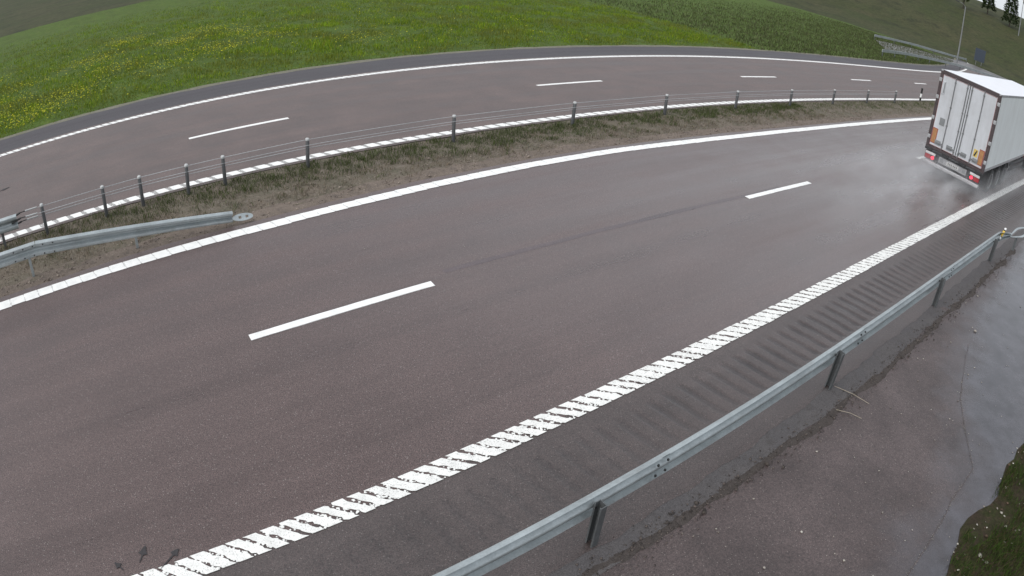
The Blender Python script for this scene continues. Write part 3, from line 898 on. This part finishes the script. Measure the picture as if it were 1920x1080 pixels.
# buffer beam, lamp carrier, underride bar
MB().box(-.06, .14, -1.29, 1.29, .92, HB - .13, .02).build('buffer_beam', M['chassis'], tr)
for y in (-.38, .38, -1.12, 1.12): MB().box(-.12, -.05, y - .16, y + .16, .93, 1.04, .02).build('rubber_buffer', M['gasket'], tr)
MB().box(.0, .08, -1.22, 1.22, .62, .91, .01).build('lamp_carrier', M['chassis'], tr)
MB().box(-.02, .0, -.62, .62, .63, .86, .006).build('plate_panel', M['carrier'], tr)
pl = MB().box(-.03, -.018, -.27, .27, .69, .81, .002).build('number_plate', M['plate'], tr)
for k in range(6): MB().box(-.034, -.029, -.2 + k * .07 + (.02 if k > 2 else 0), -.165 + k * .07 + (.02 if k > 2 else 0), .715, .785).build('plate_character', M['ink'], pl)
for y in (-.5, .5): MB().box(-.03, -.018, y - .07, y + .07, .68, .82, .004).build('small_sign', M['vent'], tr)
for sgn in (1, -1):
    tl = MB().box(-.06, .0, *sorted((.76 * sgn, 1.24 * sgn)), .60, .90, .015).build('tail_light', M['chassis'], tr)
    MB().box(-.075, -.055, *sorted((.78 * sgn, 1.22 * sgn)), .79, .885, .008).build('clear_lens', M['lamp_white'], tl)
    MB().box(-.075, -.055, *sorted((.98 * sgn, 1.22 * sgn)), .62, .775, .008).build('red_lens', M['lamp'], tl)
    MB().lathe([(.062, -.078), (.062, -.055)], 'x', 16, (0, .88 * sgn, .70)).build('lit_lens', M['lamp_on'], tl)
MB().box(-.10, .02, -1.25, 1.25, .42, .55, .02).build('underride_bar', M['alu'], tr)
for y in (-.75, .75): MB().box(.02, .12, y - .05, y + .05, .5, .95, .01).build('bar_bracket', M['chassis'], tr)
for y in (-.55, .55): MB().box(.12, 12.6, y - .06, y + .06, .86, HB - .03, .01).build('chassis_beam', M['chassis'], tr)
for x in (1.95, 3.26, 4.57):
    MB().tube([(x, -1.0, .5), (x, 1.0, .5)], .06, 10).build('axle', M['chassis'], tr, 60)
    for sgn in (1, -1):
        wh = MB().lathe([(.30, -.18), (.44, -.19), (.49, -.15), (.50, 0), (.49, .15), (.44, .19), (.30, .18)], 'y', 28, (x, 1.06 * sgn, .5)).build('wheel', M['tyre'], tr, 35)
        MB().lathe([(.05, -.02), (.14, .0), (.22, -.06), (.29, .02), (.305, .03), (.305, -.03), (.05, -.03)] if sgn > 0 else [(.05, .02), (.14, .0), (.22, .06), (.29, -.02), (.305, -.03), (.305, .03), (.05, .03)],
                   'y', 24, (x, (1.06 + .17) * sgn, .5)).build('rim', M['rim'], wh, 35)
    for sgn in (1, -1):
        a = [(x + .56 * math.cos(t), 1.06 * sgn, .5 + .56 * math.sin(t)) for t in np.linspace(.5, math.pi - .5, 9)]
        MB().sweep(a, [(-.21, -.01), (.21, -.01), (.21, .01), (-.21, .01)]).build('mudguard', M['black'], tr, 40)
for sgn in (1, -1): MB().box(1.28, 1.30, *sorted((.85 * sgn, 1.26 * sgn)), .22, .95, .003).build('mud_flap', M['black'], tr)
for sgn in (1, -1):
    MB().box(5.5, 9.2, *sorted((1.22 * sgn, 1.25 * sgn)), .55, .67, .006).build('side_guard', M['chassis'], tr)
    MB().box(5.5, 9.2, *sorted((1.22 * sgn, 1.25 * sgn)), .82, .94, .006).build('side_guard', M['chassis'], tr)
    MB().box(10.4, 10.5, *sorted((.9 * sgn, 1.0 * sgn)), .25, 1.0, .01).build('landing_leg', M['chassis'], tr)
for x in (2.6, 5.2, 8.2, 11.2): MB().box(x, x + .09, -1.303, -1.292, HB - .02, HB + .03, .004).build('side_marker', M['orange'], tr)
MB().box(13.62, 14.05, -1.0, 1.0, 2.2, 3.9, .08).build('cooling_unit', M['tr_white'], tr)

# ------------------------------------------------------------------ tractor, mostly beyond the right edge
M['cab_red'] = simple('cab_red', (.36, .03, .035), .25, 0, .05, 2); M['glass'] = simple('dark_glass', (.02, .022, .025), .08)
tc = empty('truck_tractor', tr.location, math.pi / 2 - TH_T); tag(tc, 'red truck tractor pulling the white trailer at the right edge', 'truck')
cabp = [(13.95, 1.1), (16.05, 1.1), (16.2, 1.35), (16.15, 2.2), (15.85, 3.25), (15.1, 3.9), (13.95, 3.98)]
mb = MB(); n = len(cabp); mb.add([(x, y, z) for y in (-1.24, 1.24) for x, z in cabp], [(i, (i + 1) % n, n + (i + 1) % n, n + i) for i in range(n)] + [tuple(range(n)), tuple(range(n, 2 * n))])
cabo = mb.build('cab', M['cab_red'], tc)
mb = MB(); mb.add([(16.19, -1.1, 2.2), (16.19, 1.1, 2.2), (15.91, 1.05, 3.15), (15.91, -1.05, 3.15)], [(0, 1, 2, 3)]); mb.build('windscreen', M['glass'], cabo)
for sgn in (1, -1):
    MB().box(15.0, 15.75, *sorted((1.238 * sgn, 1.246 * sgn)), 2.15, 2.95, .003).build('side_window', M['glass'], cabo)
    MB().box(15.9, 16.05, *sorted((1.28 * sgn, 1.5 * sgn)), 2.2, 3.0, .03).build('mirror', M['black'], cabo)
MB().box(15.9, 16.3, -1.22, 1.22, .35, 1.1, .06).build('bumper', M['cab_red'], tc)
for y in (-.42, .42): MB().box(10.3, 15.9, y - .05, y + .05, .7, 1.0, .01).build('chassis_beam', M['chassis'], tc)
for x in (11.4, 15.0):
    for sgn in (1, -1):
        wh = MB().lathe([(.30, -.17), (.44, -.18), (.5, -.13), (.51, 0), (.5, .13), (.44, .18), (.30, .17)], 'y', 28, (x, 1.05 * sgn, .51)).build('wheel', M['tyre'], tc, 35)
        MB().lathe([(.05, -.03), (.3, -.03), (.3, .03), (.05, .03)], 'y', 20, (x, 1.2 * sgn, .51)).build('rim', M['rim'], wh, 35)
        if x < 12:
            a = [(x + .58 * math.cos(t), 1.05 * sgn, .51 + .58 * math.sin(t)) for t in np.linspace(.2, math.pi - .1, 11)]
            MB().sweep(a, [(-.24, -.012), (.24, -.012), (.24, .012), (-.24, .012)]).build('mudguard', M['black'], tc, 40)
            MB().box(x - .62, x - .6, *sorted((.83 * sgn, 1.27 * sgn)), .2, .62, .003).build('mud_flap', M['black'], tc)
            tl = MB().box(x - .68, x - .62, *sorted((.83 * sgn, 1.25 * sgn)), .64, .80, .01).build('tail_light', M['lamp'], tc)
            MB().lathe([(.06, x - .70), (.06, x - .67)], 'x', 12, (0, 1.12 * sgn, .72)).build('lit_lens', M['lamp_on'], tl)

# ------------------------------------------------------------------ spray thrown up behind the truck
sp = N('spray_mist'); sp.t.nodes.remove(sp.b)
pv = sp.n('VolumePrincipled'); pv.inputs['Color'].default_value = (.93, .94, .96, 1); pv.inputs['Anisotropy'].default_value = .2
og = sp.coord('Generated'); sx = sp.n('SeparateXYZ'); sp.l(og, sx.inputs[0])
ob = sp.coord('Object')
nz = sp.ramp(sp.noise(sp.mapping(ob, (.28, 1.3, 1.0)), 1.0, 5, .62), .38, .74)
fx = sp.math('MULTIPLY', sp.math('POWER', sp.ramp(sx.outputs[0], .2, .66), 1.8), sp.ramp(sx.outputs[0], 1, .96))
fy = sp.math('MULTIPLY', sp.ramp(sx.outputs[1], .08, .42), sp.ramp(sx.outputs[1], .95, .6))
fz = sp.math('POWER', sp.ramp(sx.outputs[2], 1, 0), 1.6)
dn = sp.math('MULTIPLY', sp.math('MULTIPLY', nz, fx), sp.math('MULTIPLY', fy, fz))
sp.l(sp.math('MULTIPLY', dn, 1.9), pv.inputs['Density']); sp.l(pv.outputs[0], sp.out.inputs['Volume'])
mo = MB().box(-17, 9.5, -2.9, 3.2, .02, 1.3).build('spray', sp.m)
mo.location = tr.location; mo.rotation_euler = tr.rotation_euler
tag(mo, 'faint white water spray trailing behind the truck wheels', 'spray', kind='stuff')


# ------------------------------------------------------------------ grass, flowers, stones
nr = np.random.RandomState(5)


def nz2(x, y, f, seed):
    return np.array([noise.noise((a * f, b * f, seed)) for a, b in zip(x, y)])


def blades(name, label, s, d, z, L_, W_, cols, lean=.5, cat='grass'):
    n = len(s); x, y = Pn(s, d); a = nr.uniform(0, 2 * np.pi, n); b = nr.uniform(0, 2 * np.pi, n)
    le = nr.uniform(.1, lean, n) * L_
    dx, dy = np.cos(a) * W_ / 2, np.sin(a) * W_ / 2; ex, ey = np.cos(b) * le, np.sin(b) * le
    V = np.zeros((n, 5, 3), np.float32)
    V[:, 0] = np.stack([x - dx, y - dy, z - .02], 1); V[:, 1] = np.stack([x + dx, y + dy, z - .02], 1)
    mx, my, mzz = x + ex * .4, y + ey * .4, z + L_ * .6
    V[:, 2] = np.stack([mx + dx * .75, my + dy * .75, mzz], 1); V[:, 3] = np.stack([mx - dx * .75, my - dy * .75, mzz], 1)
    V[:, 4] = np.stack([x + ex, y + ey, z + L_ * nr.uniform(.8, 1.0, n)], 1)
    i = np.arange(n)[:, None] * 5
    F = np.concatenate([i + [0, 1, 2], i + [0, 2, 3], i + [3, 2, 4]])
    o = tri_stuff(name, V.reshape(-1, 3), F, M['blade'], np.repeat(cols, 5, 0))
    return tag(o, label, cat, kind='stuff')


def pick(n, pal, jit=.18):
    pal = np.array(pal); c = pal[nr.randint(0, len(pal), n)]
    return np.clip(c * (1 + nr.uniform(-jit, jit, (n, 1))), 0, 1)


GREEN = [(.120, .195, .012), (.155, .245, .014), (.085, .148, .012), (.205, .260, .018), (.175, .195, .028)]
DRY = [(.22, .175, .125), (.19, .155, .115), (.26, .215, .165), (.15, .125, .09), (.14, .12, .095)]
OLIVE = [(.085, .100, .040), (.068, .088, .030), (.11, .115, .060), (.060, .072, .032)]

# meadow
n = 190000
s = nr.uniform(-14, 34, n); d = 20.95 + nr.beta(1, 2.0, n) * 38
x, y = Pn(s, d); c1 = nz2(x, y, .55, 3.0); c2 = nz2(x, y, 1.9, 9.0)
keep = (c1 * .6 + c2 * .7 + nr.uniform(-.6, .75, n)) > -.28; keep &= ~((d < 21.6) & (nr.uniform(size=n) < .55))
s, d, c1, c2 = s[keep], d[keep], c1[keep], c2[keep]; n = len(s)
L_ = np.clip(.12 + .10 * c1 + .12 * c2 + nr.uniform(-.03, .06, n), .05, .36) * np.where(d < 22, .6, 1)
col = pick(n, GREEN, .3) * (1 + .6 * c1 + .45 * c2)[:, None]
hw = np.clip(nz2(*Pn(s, d), .28, 21.0) * 1.6 + .1, 0, .65)[:, None]; col = col * (1 - hw) + pick(n, [(.16, .165, .035), (.13, .135, .04), (.18, .195, .035)]) * hw
dryw = np.clip((21.9 - d) / 1.2, 0, 1)[:, None] * .7; col = col * (1 - dryw) + pick(n, [(.10, .085, .04), (.075, .08, .03)]) * dryw
blades('meadow_grass', 'lush uneven green grass of the meadow', s, d, np.full(n, -.05), L_, nr.uniform(.012, .03, n), np.clip(col, .004, 1), .9)
# far meadow and bank behind far carriageway
n = 40000; s = nr.uniform(34, 105, n); d = 20.8 + nr.beta(1, 2, n) * 30
blades('roadside_grass', 'dull olive grass beside the distant bend of the far carriageway', s, d, np.full(n, -.05), nr.uniform(.1, .3, n), nr.uniform(.03, .06, n), pick(n, OLIVE), .8)
# yellow flowers
cl = [(-6.5, 31), (-4, 25), (-2, 29), (1.5, 33.5), (3.8, 36), (-5.5, 23.4), (-3.0, 33), (0, 26.5), (-7, 27), (2.8, 28.5), (-8.5, 36), (6, 30), (9, 26), (-1, 38), (5, 33), (-6.3, 22.6), (-8, 24.5)]
fs_, fd_ = [], []
for a, b in cl:
    k = nr.randint(120, 360); fs_.append(nr.normal(a, .8, k)); fd_.append(nr.normal(b, 1.0, k))
fs_.append(nr.uniform(-12, 20, 1100)); fd_.append(nr.uniform(21.6, 44, 1100))
fs_, fd_ = np.concatenate(fs_), np.maximum(np.concatenate(fd_), 21.5); n = len(fs_); x, y = Pn(fs_, fd_); z = nr.uniform(.10, .26, n); r = nr.uniform(.016, .038, n)
V = np.zeros((n, 8, 3)); tl_ = nr.uniform(-.5, .5, (n, 2))
V[:, 0] = np.stack([x, y, z + .012], 1)
for k in range(7):
    a = 2 * np.pi * k / 7 + 0; V[:, k + 1] = np.stack([x + r * np.cos(a), y + r * np.sin(a), z + r * (tl_[:, 0] * np.cos(a) + tl_[:, 1] * np.sin(a))], 1)
i = np.arange(n)[:, None] * 8
F = np.concatenate([i + [0, k + 1, (k + 1) % 7 + 1] for k in range(7)])
tag(tri_stuff('yellow_flowers', V.reshape(-1, 3), F, M['petal'], np.repeat(pick(n, [(.56, .50, .03), (.48, .47, .04), (.36, .40, .04)]), 8, 0)),
    'yellow flowers scattered in patches over the meadow', 'flowers', kind='stuff')

# median grass: green by the posts, dry brown toward the near carriageway
n = 150000; s = np.where(nr.uniform(size=n) < .8, nr.uniform(-11, 22, n), nr.uniform(22, 50, n)); u = nr.uniform(size=n)
d = 7.85 + u * 2.32; x, y = Pn(s, d); c1 = nz2(x, y, 1.3, 1.0); c2 = nz2(x, y, 3.6, 5.0)
dens = .30 + .55 * np.clip((d - 8.6) / .8, 0, 1) + .6 * c2 + .35 * c1
dens = np.where(d < 8.6, np.clip((d - 7.85) / .75, .12, 1) * (dens + .15), dens); dens = np.where(d > 10.12, dens * .4, dens)
keep = nr.uniform(size=n) < dens * .62; s, d, c1, c2 = s[keep], d[keep], c1[keep], c2[keep]; n = len(s)
gw = np.clip((d - 8.45) / 1.1 + c1 * .9 + c2 * .7, 0, 1) * np.clip((s + 7.5) / 7 + .25, .25, 1)
isg = nr.uniform(size=n) < gw
col = np.where(isg[:, None], pick(n, OLIVE + [(.075, .110, .024)]), pick(n, DRY))
L_ = np.clip(.05 + .07 * c2 + nr.uniform(-.025, .045, n) + .02 * isg, .02, .2)
blades('median_grass', 'patchy dry and green grass along the median', s, d, np.full(n, -.015), L_, nr.uniform(.006, .014, n), col, 1.4)

# near right verge: grass and litter
n = 60000; s = nr.uniform(1, 11, n); d = np.array([grass_edge(a) for a in s]) + .02 - nr.beta(1, 1.6, n) * 3.2
x, y = Pn(s, d); c1 = nz2(x, y, 1.6, 2.0); c2 = nz2(x, y, 5., 6.); keep = nr.uniform(size=n) < (.22 + 1.1 * c1 + .6 * c2 + np.clip((grass_edge(5) - d) * .5, 0, .5))
s, d = s[keep], d[keep]; n = len(s)
blades('verge_grass', 'short dark green grass in the near right corner', s, d, np.full(n, .03) + .03 * np.clip((np.array([grass_edge(a) for a in s]) - d) * 3, -.6, 1), nr.uniform(.04, .13, n), nr.uniform(.005, .011, n),
       pick(n, [(.042, .075, .014), (.055, .095, .018), (.035, .055, .014), (.09, .072, .038)]), 1.3)


def stones(name, label, s, d, z, r, cols):
    base = np.array([(1, 0, 0), (-1, 0, 0), (0, 1, 0), (0, -1, 0), (0, 0, 1), (0, 0, -1), (.62, .62, .5), (-.62, .62, .5), (-.62, -.62, .5), (.62, -.62, .5)], float)
    faces = np.array([(0, 2, 6), (2, 4, 6), (4, 0, 6), (2, 1, 7), (1, 4, 7), (4, 2, 7), (1, 3, 8), (3, 4, 8), (4, 1, 8), (3, 0, 9), (0, 4, 9), (4, 3, 9), (2, 0, 5), (1, 2, 5), (3, 1, 5), (0, 3, 5)])
    n = len(s); x, y = Pn(s, d); a = nr.uniform(0, 6.28, n); k = r[:, None, None] * base[None] * nr.uniform(.7, 1.25, (n, 10, 1)) * np.stack([nr.uniform(.8, 1.5, n), np.ones(n), nr.uniform(.5, .8, n)], 1)[:, None, :]
    X = k[:, :, 0] * np.cos(a)[:, None] - k[:, :, 1] * np.sin(a)[:, None] + x[:, None]; Y = k[:, :, 0] * np.sin(a)[:, None] + k[:, :, 1] * np.cos(a)[:, None] + y[:, None]; Z = k[:, :, 2] + (z + r * .3)[:, None]
    V = np.stack([X, Y, Z], 2).reshape(-1, 3); F = (faces[None] + (np.arange(n) * 10)[:, None, None]).reshape(-1, 3)
    return tag(tri_stuff(name, V, F, M['stone'], np.repeat(cols, 10, 0)), label, 'stones', kind='stuff')


STN = [(.42, .39, .34), (.33, .30, .27), (.50, .47, .42), (.22, .19, .17)]
n = 300; s = nr.uniform(-5, 14, n); d = -2.45 - nr.beta(1.1, 1.3, n) * 3.0
stones('pebbles', 'pale pebbles strewn over the service area', s, d, np.full(n, -.004), nr.gamma(1.8, .0032, n) + .0035, pick(n, STN) * .85)
n = 260; s = nr.uniform(1.5, 10, n); d = np.array([grass_edge(a) for a in s]) + .12 - nr.beta(1, 2.2, n) * 1.8
stones('verge_pebbles', 'pale and brown stones along the edge of the near grass', s, d, np.full(n, .03), nr.gamma(2, .0045, n) + .005, pick(n, STN + [(.12, .08, .06), (.10, .07, .05)]))
flat_band('pavement_seam', 1, 9, lambda s: wet_edge(s) + .02 * noise.fractal((s * 2.5, 1, 1), 1, 2, 3), .010, .003, M['service'], None, .08, .006)['kind'] = 'structure'
n = 420; s = nr.uniform(1, 7.5, n); d = np.array([wet_edge(a) for a in s]) + nr.normal(0, .016, n)
stones('seam_grit', 'fine pale grit along the crooked seam of the service area', s, d, np.full(n, -.004), nr.uniform(.003, .008, n), pick(n, [(.30, .28, .26), (.20, .185, .17)]))
n = 5200; s = nr.uniform(-11, 26, n); d = np.array([ROAD_EDGE(a) for a in s]) + .06 + nr.beta(1, 1.8, n) * 1.6
stones('median_stones', 'small brown gravel stones along the median edge', s, d, np.full(n, -.012), nr.gamma(2, .0035, n) + .005, pick(n, [(.22, .18, .15), (.16, .13, .11), (.30, .25, .21), (.12, .10, .085)]))
n = 2600; s = nr.uniform(-8, 16, n); d = np.interp(s, [-6, 1, 5, 12], [-2.28, -2.34, -2.46, -2.5]) + nr.normal(0, .10, n)
stones('swept_grit', 'dark grit swept against the ridge behind the guardrail', s, d, np.full(n, .002), nr.gamma(2, .003, n) + .003, pick(n, [(.08, .068, .06), (.055, .048, .044), (.12, .10, .09)]))
n = 90; s = nr.uniform(-5, 20, n); d = nr.uniform(-1.8, 7.0, n)
stones('road_grit', 'scattered pale grit on the near carriageway', s, d, np.full(n, .002), nr.uniform(.004, .009, n), pick(n, STN))


# dark torn scraps on the road at the lower left
M['scrap'] = simple('dark_rubber', (.032, .029, .031), .7, 0, .35, 25)


def scrap(name, label, s, d, pts, rz, z=.006):
    mb = MB(); n = len(pts); th = .003
    mb.add([(x, y, h) for h in (0, th) for x, y in pts], [tuple(range(n)), tuple(range(n, 2 * n))] + [(i, (i + 1) % n, n + (i + 1) % n, n + i) for i in range(n)])
    o = mb.build(name, M['scrap']); o.location = P(s, d, z); o.rotation_euler = (0, 0, rz)
    return tag(o, label, 'scrap')


SH = [(-.005, -.12), (.004, -.12), (.012, -.01), (.06, .012), (.035, .05), (.006, .13), (-.012, .11), (-.04, .04), (-.055, .006), (-.01, -.012)]
scrap('rubber_scrap', 'larger dark arrow shaped scrap lying on the road at lower left', -4.66, .25, SH, .1)
scrap('rubber_scrap', 'dark scrap at lower left nearest the bottom edge', -4.99, .19, [(x * .8, y * .7) for x, y in SH], 1.2)
scrap('rubber_scrap', 'dark scrap with a long tail against the white edge line', -4.30, .10, [(x, y * .8 - (.16 if y < -.1 else 0)) for x, y in SH], -.3)
scrap('rubber_scrap', 'thin dark scrap on the far carriageway at the left edge', -6.6, 14.27, [(x * 1.4, y * 2) for x, y in SH], -.6)

# pale dead twigs by the second guardrail post
M['straw'] = simple('dead_straw', (.30, .26, .20), .7)
for (s0, d0, s1, d1) in ((4.85, -2.1, 5.0, -2.75), (4.35, -2.45, 4.55, -2.85)):
    a, b = P(s0, d0, .02), P(s1, d1, .012)
    mid = tuple((p + q) / 2 + e for p, q, e in zip(a, b, (.02, .01, .012)))
    o = MB().tube([a, mid, b], .005, 5).build('dead_twig', M['straw'])
    tag(o, 'pale dead twig by the guardrail post, the longer one' if s1 > 4.9 else 'pale dead twig by the guardrail post, the shorter one', 'twig')

# ------------------------------------------------------------------ distant ramp behind the truck
M['ramp'] = asphalt('ramp_asphalt', (.12, .115, .115), rough=(.3, .45), streak=.1)


def poly_strip(name, A, B, z, mat, label):
    n = 14; mb = MB(); vs = []
    ia = lambda C, t: tuple(np.interp(t, np.linspace(0, 1, len(C)), [c[k] for c in C]) for k in (0, 1))
    for t in np.linspace(0, 1, n): vs += [(*ia(A, t), z), (*ia(B, t), z)]
    mb.add(vs, [(2 * i, 2 * i + 1, 2 * i + 3, 2 * i + 2) for i in range(n - 1)])
    o = mb.build(name, mat, fix=True)
    return tag(o, label, kind='structure')


poly_strip('ramp_road', [(40, 70), (50, 76), (58, 80), (66, 83), (76, 85), (95, 92)], [(44, 80), (54, 86), (66, 91), (74, 96), (90, 104), (112, 118)], .03, M['ramp'], 'distant grey ramp road behind the truck')
fr = empty('guardrail'); tag(fr, 'distant guardrail of the ramp road behind the truck roof', 'guardrail')
fp = [(34, 60), (40, 65), (46.2, 69.1), (55, 74.2), (64.2, 76.6), (74, 80), (88, 86)]
fcur = [tuple(np.interp(t, np.arange(len(fp)), [q[k] for q in fp]) for k in (0, 1)) for t in np.arange(0, len(fp) - 1 + .01, .25)]
MB().sweep([(x, y, .58) for x, y in fcur], [(-.03, -.155), (.03, -.155), (.04, -.08), (.02, 0), (.04, .08), (.03, .155), (-.03, .155)]).build('rail_beam', M['galv'], fr, 40)
for x, y in fcur[::2]: MB().box(x + .1, x + .2, y + .1, y + .16, -.2, .7).build('post', M['galv_dark'], fr)
fr2 = empty('guardrail'); tag(fr2, 'farther guardrail on the outer side of the ramp road', 'guardrail')
fcur2 = [tuple(np.interp(t, np.arange(4), [q[k] for q in ((44, 80.5), (54, 86.5), (66, 91.5), (72, 95.5))]) for k in (0, 1)) for t in np.arange(0, 3.01, .25)]
MB().sweep([(x, y, .58) for x, y in fcur2], [(-.03, -.155), (.03, -.155), (.04, 0), (.03, .155), (-.03, .155)]).build('rail_beam', M['galv'], fr2, 40)
for x, y in fcur2[::2]: MB().box(x + .1, x + .2, y + .1, y + .16, -.2, .7).build('post', M['galv_dark'], fr2)
M['pole'] = simple('pole_steel', (.24, .245, .25), .45, .4)
for x, y, h, lb in ((110.7, 126.2, 9, 'tall grey light pole on the bank above the truck roof'), (58.7, 80.2, 9, 'tall grey light pole beside the ramp guardrail')):
    lp_ = empty('light_pole', (x, y, bank(x, y))); tag(lp_, lb, 'light pole')
    MB().lathe([(.14, 0), (.11, 3), (.07, h)], 'z', 10).build('pole', M['pole'], lp_, 40)
    MB().tube([(0, 0, h), (-.5, .0, h + .35), (-1.4, 0, h + .45)], .04, 6).build('arm', M['pole'], lp_, 40)
    MB().box(-2.0, -1.35, -.14, .14, h + .38, h + .5, .03).build('lamp_head', M['chassis'], lp_)
sg = empty('road_sign', (75.7, 96.4, bank(75.7, 96.4))); tag(sg, 'dark back of a road sign on the ramp beyond the truck', 'sign')
for x in (-.7, .7): MB().tube([(x, 0, 0), (x, 0, 3.1)], .05, 8).build('leg', M['pole'], sg, 40)
M['sign_back'] = simple('sign_back', (.06, .075, .10), .5)
MB().box(-1.3, 1.3, -.05, -.02, .9, 3.2, .02).build('panel', M['sign_back'], sg)

# trees on the bank
M['bark'] = simple('bark', (.05, .04, .03), .8, 0, .3, 12); leafm = M['blade']


def tree_meshes(h, seed, conifer):
    r = np.random.RandomState(seed)
    tm = MB().lathe([(.18, -1.0), (.15, h * .3), (.03, h * .92)], 'z', 8)
    for k in range(9):
        z = h * r.uniform(.25, .8); a = r.uniform(0, 6.28); l_ = h * .22 * (1 - z / h) + .6
        tm.tube([(0, 0, z), (math.cos(a) * l_, math.sin(a) * l_, z + l_ * (.1 if conifer else .6))], .03, 5)
    n = 2600; t = r.uniform(.12, 1, n) if conifer else r.beta(2.2, 1.8, n) * .85 + .16
    a = r.uniform(0, 6.28, n); cl_ = np.sin(a * 3 + t * 17 + seed) * .18 + .85
    rad = (h * .24 * (1 - t) ** .8 + .12 if conifer else h * .27 * np.sqrt(np.clip(1 - ((t - .58) / .45) ** 2, .02, 1))) * cl_ * r.uniform(.35, 1, n) ** .5
    c = np.stack([rad * np.cos(a), rad * np.sin(a), t * h - (rad * .35 if conifer else 0)], 1)
    V = np.repeat(c, 3, 0) + r.normal(0, .22, (n * 3, 3)); F = np.arange(n * 3).reshape(-1, 3)
    pal = np.array([(.028, .045, .016), (.036, .055, .018), (.022, .035, .014)] if conifer else [(.05, .08, .02), (.065, .095, .025), (.04, .062, .018)])
    return tm, V, F, np.repeat(pal[r.randint(0, 3, n)] * r.uniform(.75, 1.25, (n, 1)), 3, 0)


kinds = {}
ORD = ['first', 'second', 'third', 'fourth', 'fifth', 'sixth']
for i, (az, r_, k, sc) in enumerate([(33.5, 182, 0, .9), (36, 176, 2, .9), (38.2, 184, 1, 1), (40.3, 176, 0, 1), (42.3, 182, 3, 1), (44.3, 176, 1, 1.05)]):
    x, y = r_ * math.sin(math.radians(az)), r_ * math.cos(math.radians(az)); con = k in (0, 1)
    t_ = empty('pine_tree' if con else 'birch_tree', (x, y, bank(x, y) - .3), az); t_.scale = (sc,) * 3
    if k not in kinds:
        tm, V, F, C = tree_meshes((13, 11, 10, 12)[k], 20 + k, con)
        a = tm.build('trunk', M['bark'], t_, 50); b = tri_stuff('crown', V, F, leafm, C, t_); kinds[k] = (a.data, b.data)
    else:
        link(bpy.data.objects.new('trunk', kinds[k][0]), t_); link(bpy.data.objects.new('crown', kinds[k][1]), t_)
    tag(t_, ('dark conifer' if con else 'pale green broadleaf tree') + ', %s tree from the left on the far bank above the truck' % ORD[i], 'tree', 'trees on the far bank')
